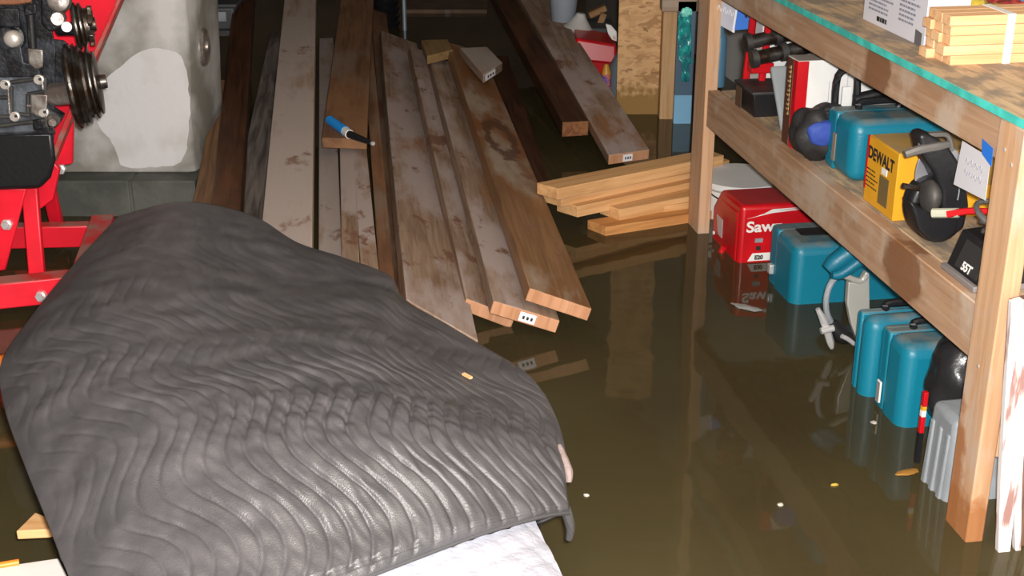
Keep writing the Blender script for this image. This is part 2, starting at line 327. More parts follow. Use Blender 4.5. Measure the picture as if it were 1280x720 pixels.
# smooth whiter skim coat patch with its own thickness
sk = MB(); pts = []; ol = [(150,84),(172,66),(198,60),(226,70),(235,104),(237,150),(233,186),(222,205),(188,209),(154,208),(146,192),(139,176),(124,158),(122,128),(132,100)]
for i in range(len(ol)):
    a_, b_, c_, d_ = (np.array(ol[(i+k) % len(ol)], float) for k in (-1, 0, 1, 2))
    for u_ in (0, .2, .4, .6, .8):
        x, y = 0.5*((2*b_) + (c_-a_)*u_ + (2*a_-5*b_+4*c_-d_)*u_**2 + (-a_+3*b_-3*c_+d_)*u_**3)
        x += 2.2*noise.noise(Vector((x*.12, y*.12, 1))); y += 2.2*noise.noise(Vector((x*.12, y*.12, 5)))
        q = PY(x, y, 4.4495); pts.append((q.x - cp.x, -0.0008, q.z))
sk.prism(pts, (0, 0.01, 0)).build('skim_coat', mat('skim plaster', (0.60, 0.59, 0.60), 0.75, col2=(.50,.49,.48), vscale=7, band=(.3,.5), bump=0.15, bscale=30), pil)
# ------------------------------------------------------------------ boards
STICK = mat('price sticker', (0.85, 0.85, 0.9), 0.5)
def board(nl, nr, fl, th, m, name, label, cat='board', group=None, endm=None, sticker=None, shorten=0.0, warp=0.0):
    a, b, c = PZ(*nl), PZ(*nr), PZ(*fl)
    X = (c - a); ln = X.length; X.normalize(); wv = b - a; Zv = X.cross(-wv) ; Zv = Zv if Zv.z > 0 else -Zv; Zv.normalize(); Yv = Zv.cross(X).normalized()
    F = Matrix((X, Yv, Zv)).transposed().to_4x4(); F.translation = a
    q = F.inverted() @ b; mb = MB(); N = 14; vs_ = []
    for i in range(N + 1):
        s_ = i/N; dz = warp*math.sin(math.pi*s_); 
        for (x, y, z) in ((0, 0, -th), (q.x, q.y, -th), (q.x, q.y, 0), (0, 0, 0)):
            vs_.append((x*(1 - s_) + ln*s_, y, z + dz))
    fs = [(i*4+j, i*4+(j+1) % 4, (i+1)*4+(j+1) % 4, (i+1)*4+j) for i in range(N) for j in range(4)] + [(0,1,2,3), tuple(range(4*N, 4*N+4))]
    mb.add(vs_, fs); o = mb.build(name, m, None, 0.003, M=F)
    if endm:
        o.data.materials.append(endm)
        for p in o.data.polygons:
            if len(p.vertices) == 4 and abs(p.normal.x) > 0.6: p.material_index = 1
    tag(o, label, cat, group)
    if sticker:
        e = Vector((q.x, q.y, 0)); en = Vector((-abs(q.y), 0, 0)).normalized(); ed = e.normalized(); nrm = Vector((ed.y, -ed.x, 0)); nrm = nrm if nrm.x < 0 else -nrm
        s0, s1 = sticker; w_ = e.length; sm = MB()
        p0 = ed*(w_*s0) + nrm*0.001; p1 = ed*(w_*s1) + nrm*0.001; dz0, dz1 = -th*0.85, -th*0.15
        sm.prism([(p0.x, p0.y, dz0), (p1.x, p1.y, dz0), (p1.x, p1.y, dz1), (p0.x, p0.y, dz1)], nrm*0.001)
        s_ = sm.build('price_sticker', STICK, o); s_['label'] = 'small white sticker on the cut end'
        iq = MB()
        for k in range(3):
            t0 = 0.2 + 0.25*k; a0 = p0.lerp(p1, t0) + nrm*0.0012; a1 = p0.lerp(p1, t0 + 0.14) + nrm*0.0012
            iq.prism([(a0.x, a0.y, -th*0.65), (a1.x, a1.y, -th*0.65), (a1.x, a1.y, -th*0.4), (a0.x, a0.y, -th*0.4)], nrm*0.0006)
        iq.build('sticker_print', M_ink, s_)
    return o
G = 'long boards in the flooded pile'
board((237,272,.13),(263,272,.13),(272,100,.28),.038, wood('tan wet board',(0.22,0.12,0.06),(0.12,0.06,0.03)), 'plank', 'narrow tan plank edge left of the dark red brown beam', group=G)
board((262,272,.18),(300,276,.18),(293,-12,.42),.06, W_dark, 'timber_beam', 'dark red brown wet beam nearest the white column', 'beam')
board((284,284,.10),(334,290,.10),(338,40,.22),.038, W_grey, 'plank', 'rough grey weathered plank with splintered top between beam and pale plank', group=G)
board((325,302,.22),(390,316,.22),(357,-14,.40),.038, W_dust2, 'plank', 'wide pale dusty plank, the leftmost light one of the pile', group=G, warp=0.01)
board((398,326,.09),(428,334,.09),(399,48,.16),.038, W_dust2, 'plank', 'pale narrow plank immediately right of the dark gap beside the wide pale plank', group=G)
board((427,334,.12),(450,338,.12),(424,150,.16),.038, W_dust, 'plank', 'short looking dusty plank under the blue marker', group=G)
board((451,338,.12),(474,344,.12),(438,150,.16),.038, W_dust, 'plank', 'dusty plank below the tip of the blue marker', group=G)
board((402,172,.21),(458,174,.21),(428,-14,.34),.038, W_rust, 'plank', 'rust brown plank pointing up behind the blue marker', group=G)
board((490,356,.045),(530,392,.02),(462,-14,.12),.038, W_rust, 'plank', 'sunken brown plank edge showing between thin brown plank and widest plank', group=G)
board((474,346,.09),(493,350,.09),(449,-14,.30),.038, W_rust, 'plank', 'thin brown plank standing left of the widest dusty plank', group=G)
board((508,374,.13),(598,426,.06),(476,38,.15),.038, W_dust, 'plank', 'widest dusty plank ending against the quilted blanket', group=G, warp=-0.01)
board((583,373,.075),(644,396,.03),(512,58,.19),.038, W_dust, 'plank', 'dusty plank with an orange cut end touching the water, left of the stickered end', group=G, endm=W_end)
board((617,376,.115),(700,401,.06),(536,70,.19),.038, W_dust, 'plank', 'plank with white sticker on its orange end, dipping into the water', group=G, endm=W_end, sticker=(0.42, 0.66))
pl = board((662,360,.145),(740,386,.09),(558,52,.23),.038, W_half, 'plank', 'brown plank with a dark ring stain, rightmost of the big pile', group=G, endm=W_end)
board((604,93,.24),(628,78,.24),(575,60,.24),.038, W_dust2, 'wood_offcut', 'short offcut with bright stickered end behind the pile', 'offcut', endm=W_end, sticker=(0.1, 0.6))
board((534,70,.23),(566,62,.23),(526,50,.23),.038, wood('yellowish offcut',(0.30,0.19,0.08),(0.2,0.12,0.05)), 'wood_offcut', 'yellowish block end poking up behind the widest plank', 'offcut')
board((650,236,.03),(690,232,.03),(604,70,.10),.05, W_dark, 'timber_beam', 'dark beam half sunk right of the ring stained plank', 'beam')
board((703,153,.13),(736,151,.13),(612,-14,.30),.06, W_dark, 'timber_beam', 'dark beam with orange lit end beside the long stickered plank', 'beam', endm=wood('lit orange end',(0.3,0.13,0.05),(0.16,0.06,0.025)))  # end coloured brighter than the beam to stand for light on it
board((761,194,.09),(812,187,.09),(644,-12,.28),.038, W_dust, 'plank', 'long dusty plank with sticker on its end, lying toward the strand board', group=G, endm=W_end, sticker=(0.35, 0.58))

G2 = 'fresh yellow studs piled by the shelf post'
def stud(pl_, pr_, z, m, label, dl=0.0):
    a, b = PZ(pl_[0], pl_[1], z), PZ(pr_[0], pr_[1], z)
    X = (b - a).normalized(); ln = (b - a).length; Z_ = Vector((0, 0, 1)); Y_ = Z_.cross(X)
    F = Matrix((X, Y_, Z_)).transposed().to_4x4(); F.translation = a
    o = MB().hexa([(0.0,0,-.038),(ln,0,-.038),(ln,.089,-.038),(-0.02,.089,-.038)], [(0.0,0,0),(ln,0,0),(ln,.089,0),(-0.02,.089,0)]).build('wall_stud', m, None, 0.002, M=F)
    return tag(o, label, 'stud', G2)
stud((697,236),(905,194),.165,W_new,'topmost rear yellow stud of the crisscross pile')
stud((702,245),(912,200),.125,W_new,'second yellow stud from the back of the pile')
stud((722,258),(928,214),.09,W_new,'third yellow stud with knot, in the middle of the pile')
stud((775,262),(948,229),.068,W_new,'pale stud whose right end reaches behind the red case')
stud((786,264),(958,240),.05,W_new,'yellow stud just above the lowest wet one')
stud((757,284),(905,261),.030,W_new2,'lowest orange wet stud half in the water')

# blue marker on the boards
mk = thing('marker_pen', 'blue capped marker pen lying on the planks', 'pen', PZ(420, 160, .225), 0)
a0, a1, a2, a3 = (PZ(x, y, .228) - mk.location for x, y in ((412,150),(432,164),(437,168),(465,179)))
MB().lathe(a0, a1 - a0, [(0,.012),(.004,.017),((a1-a0).length,.017)]).build('cap', mat('blue pen cap',(0.02,0.34,0.95),0.35), mk)
MB().cyl(a1, a2, .016).build('band', M_white, mk)
MB().lathe(a2, a3 - a2, [(0,.014),((a3-a2).length*.8,.009),((a3-a2).length,.006)]).build('barrel', M_black, mk)
MB().cyl(a3, a3 + (a3-a2)*.06, .007).build('tip', M_chrome, mk)

# ------------------------------------------------------------------ quilted moving blanket
def lerp(pts, t):
    n = len(pts) - 1; x = t*n; i = min(int(x), n - 1); f_ = x - i
    p = [np.array(pts[max(i-1, 0)], float), np.array(pts[i], float), np.array(pts[i+1], float), np.array(pts[min(i+2, n)], float)]
    return 0.5*((2*p[1]) + (-p[0] + p[2])*f_ + (2*p[0] - 5*p[1] + 4*p[2] - p[3])*f_**2 + (-p[0] + 3*p[1] - 3*p[2] + p[3])*f_**3)
BL = [(148,270,.46),(88,335,.45),(34,402,.44),(1,455,.42),(6,512,.41),(30,580,.39),(58,650,.37),(84,716,.36),(120,800,.34)]
BB = [(148,270,.46),(215,253,.50),(268,256,.49),(322,272,.46),(372,303,.43),(430,322,.41),(486,344,.39),(506,374,.37),(560,406,.35),(610,436,.33),(652,462,.32),(682,494,.31)]
BR = [(682,494,.31),(698,528,.30),(706,560,.29),(707,590,.28),(709,616,.27),(712,640,.26)]
BF = [(120,800,.34),(220,790,.35),(330,765,.35),(455,721,.34),(530,692,.33),(600,666,.32),(655,650,.30),(690,642,.28),(712,640,.26)]
def quilt(x, y):
    th = R(29); a = x*math.cos(th) + y*math.sin(th); b = x*math.sin(th) - y*math.cos(th)
    a += 0.012*noise.noise(Vector((x*4, y*4, 2.0))); b += 0.03*noise.noise(Vector((x*3, y*3, 7.0)))
    ph = (a - 0.033*math.sin(2*math.pi*(b + 2.06)/0.30))/0.034
    d = abs(ph - round(ph))
    return (1 - math.exp(-(d/0.11)**2))*0.8 + 0.2*math.sin(math.pi*d)
def blanket():
    n, m_ = 400, 400; V = []; 
    c00, c10, c01, c11 = (np.array(p, float) for p in (BL[0], BB[-1], BL[-1], BF[-1]))
    tops = [lerp(BB, i/n) for i in range(n+1)]; bots = [lerp(BF, i/n) for i in range(n+1)]
    lef = [lerp(BL, j/m_) for j in range(m_+1)]; rig = [lerp(BR, j/m_) for j in range(m_+1)]
    P = np.zeros((m_+1, n+1, 3))
    for j in range(m_+1):
        t = j/m_
        for i in range(n+1):
            s_ = i/n
            q = (1-t)*tops[i] + t*bots[i] + (1-s_)*lef[j] + s_*rig[j] - ((1-s_)*(1-t)*c00 + s_*(1-t)*c10 + (1-s_)*t*c01 + s_*t*c11)
            q[2] += 0.10*math.sin(math.pi*s_)*math.sin(math.pi*t)
            P[j, i] = PZ(*q)
    e = np.zeros_like(P)
    du = np.gradient(P, axis=1); dv = np.gradient(P, axis=0); nn = np.cross(dv, du); nn /= np.linalg.norm(nn, axis=2, keepdims=True); nn *= np.sign(nn[..., 2:3])
    for j in range(m_+1):
        t = j/m_
        for i in range(n+1):
            s_ = i/n; x, y, z = P[j, i]
            k = min(1, max(0.22, (t - 0.05)*2.2)) * min(1, 0.22 + 2.6*s_)
            edge = min(1, min(t, 1-t, s_, 1-s_)*25 + 0.05)
            kk = 0.55 + 0.9*max(0, noise.noise(Vector((x*2.6, y*2.6, 5.5))) + 0.25)
            h = 0.0072*k*kk*quilt(x, y)
            h += 0.0042*k*kk*noise.noise(Vector((x*22 - y*22, (x + y)*52, 1.3)))
            h += 0.010*noise.noise(Vector((x*5, y*5, 4.0))) + 0.004*noise.noise(Vector((x*13, y*17, 9.0)))
            if 0.955 < t < 0.972: h -= 0.002
            e[j, i] = P[j, i] + nn[j, i]*h*edge
    V = [tuple(p) for row in e for p in row]; W = n + 1
    F = [(j*W+i, (j+1)*W+i, (j+1)*W+i+1, j*W+i+1) for j in range(m_) for i in range(n)]
    # skirt: the cloth folds down along the back, left and right edges
    per = [(j, 0) for j in range(m_, 0, -1)] + [(0, i) for i in range(0, n)] + [(j, n) for j in range(0, m_+1)]
    c = np.array([-0.35, 2.1, 0]); prev = [j*W+i for j, i in per]
    for lv in range(1, 7):
        cur = []
        for q_, (j, i) in enumerate(per):
            p = e[j, i].copy(); d = c - p; d[2] = 0; d /= np.linalg.norm(d)
            ln_ = 0.26 * (1.0 if (i < n) else max(0.12, 1 - j/m_*0.95))
            p += d*(0.004 + 0.05*(lv/6)) + d*0.02*noise.noise(Vector((q_*0.03, lv*0.1, 0)))*lv/6; p[2] -= ln_*lv/6
            p[2] = max(p[2], 0.012); V.append(tuple(p)); cur.append(len(V) - 1)
        for q_ in range(len(per) - 1): F.append((prev[q_], prev[q_+1], cur[q_+1], cur[q_]))
        prev = cur
    me = bpy.data.meshes.new('quilted_blanket'); org = Vector((-0.35, 2.1, 0.0)); V = [(a-org.x, b-org.y, c_) for a, b, c_ in V]
    me.from_pydata(V, [], F); me.shade_smooth()
    o = bpy.data.objects.new('quilted_blanket', me); C.objects.link(o); o.location = org
    me.materials.append(mat('grey quilted fabric', (0.080, 0.076, 0.081), 0.42, col2=(0.058, 0.056, 0.060), vscale=16, bump=0.22, bscale=420, spec=0.7))
    sd = o.modifiers.new('thickness', 'SOLIDIFY'); sd.thickness = 0.006; sd.offset = -1
    return tag(o, 'dark grey quilted moving blanket with wavy stitching draped over a hump in front', 'blanket')
bk = blanket()
def on_blanket(x, y, z): return PZ(x, y, z) - bk.location
bind = MB()
bp_ = [on_blanket(x, y, z) for x, y, z in ((455,722,.335),(530,693,.325),(600,667,.315),(655,651,.297),(690,643,.277),(711,641,.258))]
bind.tube(bp_, .0045, 8); bind.build('hem_binding', mat('hem binding', (0.06, 0.058, 0.06), 0.6), bk)
tl = MB(); tp = [on_blanket(x, y, z) for x, y, z in ((707,636,.262),(711,650,.24),(713,662,.22),(711,674,.20))]
tl.tube(tp, [.010,.009,.008,.006], 8); t_ = tl.build('loose_binding_end', mat('hem binding', (0,0,0)), bk)
fr = MB(); fp = [on_blanket(x, y, z) for x, y, z in ((699,558,.30),(704,575,.29),(710,590,.28),(711,603,.265))]
fr.tube(fp, [.006,.010,.009,.005], 7); f_ = fr.build('frayed_padding', mat('pale padding', (0.26, 0.20, 0.19), 0.9, bump=0.5), bk); f_['label'] = 'pale padding poking out at the frayed right edge'
ch = MB(); cpp = PZ(584, 471, .375); ch.box(-.012, .012, -.0035, .0035, 0, .004, Matrix.Rotation(R(-50), 4, 'Z')); o = ch.build('wood_chip', W_new, M=Matrix.Translation(cpp)); tag(o, 'tiny yellow wood chip lying on the grey blanket', 'wood chip')
chip = o

# white quilted pad below the blanket, over a low crate
wp = MB(); nU, nV = 60, 40; vs_ = []
wl = [(380,735,.30),(455,722,.315),(560,684,.305),(640,658,.285),(668,648,.27)]; wf = [(360,830,.25),(470,825,.26),(570,815,.26),(680,800,.25),(740,790,.24)]
wr = [(668,648,.27),(690,690,.262),(704,722,.255),(740,790,.24)]
for j in range(nV+1):
    for i in range(nU+1):
        s_, t = i/nU, j/nV; a_ = lerp(wl, s_); b_ = lerp(wf, s_); q = a_*(1-t) + b_*t
        x_, y_, z_ = PZ(*q)
        g_ = abs(math.sin((x_*1 + y_)*55))**.4*abs(math.sin((x_ - y_)*55))**.4
        vs_.append((x_, y_, z_ + .004*g_ + .006*noise.noise(Vector((x_*14, y_*14, 0))) - .004))
W_ = nU+1; fs = [(j*W_+i, (j+1)*W_+i, (j+1)*W_+i+1, j*W_+i+1) for j in range(nV) for i in range(nU)]
per = [j*W_+nU for j in range(nV+1)]; k0 = len(vs_)
for idx in per: x_, y_, z_ = vs_[idx]; vs_.append((x_ - .01, y_, .02))
for q_ in range(nV): fs.append((per[q_], per[q_+1], k0+q_+1, k0+q_))
wp.add(vs_, fs); o = wp.build('white_quilted_pad', mat('white quilted fabric', (0.36, 0.365, 0.42), 0.7, bump=0.25, bscale=120)); tag(o, 'white quilted pad sticking out under the grey blanket hem at the bottom edge', 'pad')
# low crate the cloths lie on (covered, but carries them)
cr = thing('covered_crate', 'low wooden crate carrying the grey blanket, covered by it', 'crate', (-0.40, 2.0, FZ), 0)
def cb(x0,x1,y0,y1,z0,z1): return MB().box(x0+.40, x1+.40, y0-2.0, y1-2.0, z0-FZ, z1-FZ)
cb(-.66,-.10,1.66,2.36,.20,.225).build('top_panel', W_dust2, cr)
for x in (-.66,-.14):
    for y in (1.66,2.32): cb(x,x+.04,y,y+.04,FZ,.20).build('leg', W_dust2, cr)

# pale board and wedge at lower left
a = PZ(-30, 712, .22); b = PZ(73, 697, .22); c = PZ(92, 735, .22); d = PZ(-30, 760, .22)
o = MB().prism([a, d, c, b], (0, 0, -.03)).build('pale_panel', mat('pale panel', (0.72, 0.66, 0.62), 0.7, var=0.1), None, .003); tag(o, 'pale panel corner lying under the blanket at the lower left corner of the picture', 'panel')
o2 = MB().cyl(PZ(-30,712,.222), PZ(24,703,.222), .006).build('orange_edge', M_orange, o); o2['label'] = 'orange edge strip'
a = PZ(20, 664, .16); b = PZ(44, 640, .16); c = PZ(80, 655, .16); d = PZ(60, 662, .16)
o = MB().prism([a, d, c, b], (0, 0, -.018)).build('wood_wedge', W_new, None, .002); tag(o, 'pointed yellow wood scrap sticking out left of the grey blanket', 'wood scrap')
o = MB().tube([PZ(-40,462,.10), PZ(0,456,.10), PZ(20,448,.10), PZ(40,436,.10)], .022, 14).build('orange_handle', M_orange); tag(o, 'orange rounded bar below the red stand at the left edge', 'bar')

# ------------------------------------------------------------------ engine stand
st = thing('engine_stand', 'red steel engine stand with dusty base tubes standing in the water', 'stand', (-1.5, 3.75, FZ), 0)
def L(p): return Vector(p) - st.location
def tube4(p0, p1, w_, h_, up=(0, 0, 1)):
    p0, p1 = Vector(p0), Vector(p1); X = (p1-p0).normalized(); Z_ = Vector(up); Y_ = Z_.cross(X).normalized(); Z_ = X.cross(Y_)
    F = Matrix((X, Y_, Z_)).transposed().to_4x4(); F.translation = p0
    return MB().box(0, (p1-p0).length, -w_/2, w_/2, -h_, 0, F)
dm = [M_redd, M_red]
def red(mb, name, dusty=False, bev=.004, label=None):
    o = mb.build(name, dm if dusty else M_red, st, bev)
    if dusty:
        for p in o.data.polygons: p.material_index = 0 if p.normal.z > .8 else 1
    if label: o['label'] = label
    return o
T = .105
q0 = PZ(-60, 356, T); q1 = PZ(98, 340, T); q2 = PZ(215, 329, T)
red(tube4(L(q0), L(q1), .065, .075), 'front_base_tube', True)
red(tube4(L(q1 - (q1-q0).normalized()*.0), L(q2), .055, .065), 'telescoping_tube', True)
r0 = PZ(104, 338, T+.003); r1 = PZ(128, 268, T+.003)
red(tube4(L(r0), L(r1), .07, .075), 'side_leg', True, label='dusty red side leg running back beside the blanket')
b0 = PZ(-60, 283, T); b1 = PZ(112, 279, T)
red(tube4(L(b0), L(b1), .05, .07), 'rear_base_tube', True)
for nm, (x0, y0, x1, y1, Y0, Y1, w_) in {'upright_bar': (39,234,48,342,3.68,3.62,.045), 'brace_bar': (58,212,74,286,3.95,4.1,.042)}.items():
    p0, p1 = PY(x0, y0, Y0), PY(x1, y1, Y1); red(tube4(L(p1), L(p0), w_, .02, up=(0, 1, 0)), nm)
g = [PY(x, y, 3.60) for x, y in ((-40,234),(33,236),(6,338),(-40,345))]
red(MB().prism([L(p) for p in g], (0, .012, 0)), 'gusset_plate')
# wide slanted upright channel with two flanges
pf = [PY(x, y, 3.95) for x, y in ((60,-60),(172,-48),(148,0),(118,72),(92,140),(90,205),(68,209),(62,150),(60,60))]
red(MB().prism([L(p) for p in pf], (0, .02, 0)), 'mast_plate')
e0, e1 = PY(172,-48,3.93), PY(60,206,3.93)
fl_ = MB().prism([L(PY(x, y, 3.90)) for x, y in ((170,-48),(174,-48),(150,2),(118,76),(66,206),(60,200),(113,74),(146,0))], (0, .06, 0)); o = fl_.build('mast_flange', M_redd, st, .002); o['label'] = 'grey dusty edge of the mast'
lowb = [PY(x, y, 3.75) for x, y in ((40,236),(64,198),(74,212),(66,250),(50,262))]
red(MB().prism([L(p) for p in lowb], (0, .02, 0)), 'mounting_plate')
for (x, y, Y) in ((51,371,3.50),(74,299,4.09),(8,281,3.59),(75,212,3.90)):
    p = PY(x, y, Y); bm_ = MB().lathe(L(p), (0, -1, .1), [(-.012,.016),(.002,.016),(.004,.011),(.014,.010)], 6); bm_.build('bolt', M_chrome, st)
# legs down to the floor
for p in (q1.lerp(q0, .2), r1):
    MB().cyl(L((p.x, p.y, T-.07)), L((p.x, p.y, FZ+.09)), .015).build('caster_stem', M_steel, st)
    MB().lathe(L((p.x-.02, p.y, FZ+.05)), (1, 0, 0), [(0,.045),(.005,.05),(.035,.05),(.04,.045)]).build('caster_wheel', M_black, st)

# ------------------------------------------------------------------ engine
EY = 3.55
en = thing('engine_block', 'black dusty car engine with bolts and pulleys mounted on the red stand', 'engine', (-1.35, EY, 0.45), 0)
def E_(x, y, d=0.0): return PY(x, y, EY + d) - en.location
def slab(pts, d0, d1, m, name, bev=.004, par=en, label=None):
    o = MB().prism([E_(x, y, d0) for x, y in pts], Vector((-.37, 1, -.22))*(d1 - d0)).build(name, m, par, bev)
    if label: o['label'] = label
    return o
blk = slab([(-60,-60),(60,-60),(62,20),(70,60),(68,175),(-60,178)], .03, .45, M_iron, 'cylinder_block')
slab([(-60,52),(26,56),(30,78),(48,82),(52,96),(-60,98)], -.01, .05, M_iron, 'side_rib')
slab([(-60,100),(46,88),(58,98),(58,160),(40,166),(-60,168)], .0, .05, mat('blue grey casting', (0.14, 0.16, 0.19), 0.45, 0.3, col2=(0.05,0.055,0.065), vscale=16, bump=.3), 'accessory_cover')
# raised dark bands on the cover
bd = MB()
for (x0, y0, x1, y1) in ((8,104,52,98),(14,108,14,142),(14,142,38,144),(35,118,35,140),(35,118,58,114),(-20,122,10,122),(-20,146,14,146),(-20,160,60,150),(56,96,58,158)):
    p0, p1 = E_(x0, y0, -.004), E_(x1, y1, -.004); bd.cyl(p0, p1, .006, n=8)
bd.build('cover_ribs', M_blackr, en)
for (x0, y0, x1, y1) in ((10,108,12,142),(14,144,22,146),(34,132,54,134),(52,98,54,112)):
    MB().cyl(E_(x0, y0, -.012), E_(x1, y1, -.012), .0035, n=8).build('worn_edge', M_alu, en)
slab([(38,118),(60,118),(58,148),(48,146),(38,142)], -.02, .0, M_alu, 'sensor_boss')
slab([(34,60),(54,62),(54,84),(44,87),(36,80)], -.03, .02, M_alu, 'bracket_pad')
slab([(30,6),(45,4),(46,18),(31,20)], -.03, .02, M_iron, 'hose_fitting')
MB().cyl(E_(38,18,-.02), E_(41,60,-.02), .011).build('pipe', M_black, en)
slab([(-40,10),(24,10),(26,34),(-40,34)], -.005, .04, M_iron, 'intake_casting')
slab([(10,-20),(36,-20),(40,3),(20,6),(-20,6)], .0, .05, mat('rusty orange casting', (0.25,0.1,0.05), .6, .2, bump=.3), 'exhaust_port')
MB().lathe(E_(16,46,.03), (0, -1, .12), [(0,.036),(.02,.036),(.022,.030),(.055,.028),(.058,.024)]).build('plug_ring', M_iron, en)
o = MB().lathe(E_(18,48,-.025), (0, -1, .12), [(0,.022),(.02,.022),(.028,.017),(.031,.008)]).build('freeze_plug', M_galv, en); o['label'] = 'bright round metal plug'
for (x, y) in ((8,105),(50,99),(20,145),(56,140)):
    MB().lathe(E_(x, y, -.005), (0, -1, .1), [(0,.013),(.012,.013),(.013,.0105),(.02,.010)], 20).build('bolt', M_galv, en)
    MB().lathe(E_(x, y, -.024), (0, -1, .1), [(0,.0045),(.002,.0045)], 6).build('bolt_socket', M_ink, en)
# upper right: pump housing, tensioner, small pulley
slab([(50,-30),(92,-30),(90,6),(80,18),(78,34),(62,40),(52,30)], .02, .15, M_iron, 'pump_housing')
MB().lathe(E_(73,22,.02), (.25, -1, .1), [(0,.021),(.03,.021),(.038,.016)]).build('water_outlet', M_alu, en)
MB().lathe(E_(76,2,.02), (.1, -1, .3), [(0,.028),(.03,.028),(.036,.02)]).build('thermostat_cover', M_alu, en)
MB().cyl(E_(74,36,.05), E_(96,36,.03), .018).build('pump_shaft', M_iron, en)
MB().lathe(E_(84,33,.0), (.2, -1, .1), [(0,.013),(.015,.013)]).build('bolt', M_galv, en)
MB().lathe(E_(93,33,.05), (1, .26, .08), [(0,.056),(.006,.062),(.010,.062),(.014,.05),(.018,.06),(.022,.06),(.028,.045),(.040,.045),(.042,.02),(.055,.018)], 36).build('pump_pulley', M_steel, en)
pb = MB()
for k in range(6):
    a_ = k*math.pi/3; pb.box(.028, .040, -.012, .012, .03, .052, Matrix.Translation(E_(97,33,.04)) @ Matrix.Rotation(.25, 4, 'Z') @ Matrix.Rotation(a_, 4, 'X'))
pb.build('pulley_lobes', M_steel, en, .002)
slab([(58,48),(80,50),(92,62),(92,110),(78,124),(62,118)], .04, .22, M_iron, 'timing_case')
MB().cyl(E_(66,118,.02), E_(92,116,-.01), .030).build('crank_nose', M_alu, en)
MB().cyl(E_(60,140,.04), E_(76,150,.04), .022).build('oil_filter_neck', M_iron, en)
MB().lathe(E_(88,108,.04), (1, .24, .10), [(0,.105),(.008,.115),(.014,.115),(.020,.10),(.026,.112),(.032,.10),(.038,.108),(.042,.092),(.048,.090),(.052,.082),(.058,.095),(.062,.095),(.066,.075),(.070,.084),(.074,.084),(.078,.05),(.080,.02),(.095,.018)], 44).build('crank_pulley', M_steel, en)
# ribbed oil pan
slab([(-60,166),(66,164),(70,200),(64,222),(50,236),(-60,240)], .02, .38, M_black, 'oil_pan', .012)
slab([(-60,162),(68,158),(70,168),(-60,172)], .005, .40, M_iron, 'pan_flange')
slab([(40,150),(54,148),(54,162),(42,163)], -.01, .02, M_iron, 'pan_lug')
MB().lathe(E_(67,150,.0), (.2,-1,0), [(0,.016),(.02,.015),(.03,.01)]).build('drain_fitting', M_alu, en)

# ------------------------------------------------------------------ shelving unit
DZ, TZ = .478, .868     # top faces of the two decks
sh_ = thing('shelving_unit', 'rough two level wooden shelving unit of studs and strand board standing in the water', 'shelf', S(0, 0, FZ), A)
def sb(x0,x1,y0,y1,z0,z1): return MB().box(x0,x1,y0,y1,z0-FZ,z1-FZ)
# beams, posts (x = into the shelf, y = away from the viewer)
PF = .022
o = sb(-.002,.036,0.0,.090,FZ,.852).build('post', W_post, sh_, .003); o['label'] = 'near front post with wet orange foot'
o = sb(PF-.020,PF+.020,1.86,1.975,FZ,1.7).build('post', W_post, sh_, .003); o['label'] = 'tall far front post'
for y in (0, 1.85): sb(.62,.658,y,y+.09,FZ,.852).build('post', W_post, sh_, .003)
LB0 = .360; LBT = .470
o = sb(.010,.046,.091,1.86,LB0,LBT+.006).build('lower_beam', W_beam, sh_, .003)
o = sb(.010,.046,.012,1.86,.768,.852).build('upper_beam', W_beam, sh_, .003)
sb(.036,.074,.0,.09,.42,.468).build('lower_end_beam', W_beam, sh_, .003)
sb(.60,.62,.0,1.95,.385,.465).build('rear_beam', W_beam, sh_, .003)
sb(.60,.62,.0,1.95,.768,.852).build('rear_beam', W_beam, sh_, .003)
sb(.046,.66,.004,1.84,.466,DZ).build('lower_deck', W_deck, sh_, .001)
sb(.000,.66,-.02,1.84,.855,TZ).build('upper_deck', W_deck, sh_, .001)
o = sb(-.004,-.0005,-.02,1.84,.854,TZ+.001).build('painted_edge', M_tealpaint, sh_); o['label'] = 'turquoise painted edge of the upper deck'
sb(.0365,.047,.0,.088,.19,.46).build('scab_block', W_post, sh_, .002)
nl = MB()
for (y, z) in ((.045,.37),(.06,.80),(.03,.78)): nl.lathe((-.002, y, z-FZ), (-1,0,0), [(0,.004),(.0015,.004)], 10)
nl.build('nail_heads', M_galv, sh_)

# ---- helpers for shelf contents: x = into shelf, y = away
def item(name, label, cat, u, v, z, rz=0.0, group=None): return thing(name, label, cat, S(u, v, z), A + R(rz), group)
def hardcase(u, v, z, du, dv, dz, label, rz=0.0, handle=True, lid=.26):
    t = item('tool_case', label, 'tool case', u, v, z, rz, 'teal plastic power tool cases')
    k = 1 - lid
    MB().box(0, dv, 0, du*(k-.03), 0, dz).build('case_shell', M_teald2, t, .030, 5)
    MB().box(.006, dv-.006, du*(k+.03), du, 0, dz-.004).build('case_lid', M_teald2, t, .014, 4)
    MB().box(.004, dv-.004, du*(k-.10), du*(k+.10), .002, dz-.003).build('seam_rim', M_teald2, t, .006)
    MB().box(.002, .012, du*(k-.06), du*(k+.06), dz*.15, dz*.3).build('latch', M_teald2, t, .003)
    if handle:
        MB().tube([(.07, du*k, dz-.003), (.075, du*k, dz+.014), (.17, du*k, dz+.016), (.175, du*k, dz-.003)], .009, 8).build('handle', M_black, t)
    return t
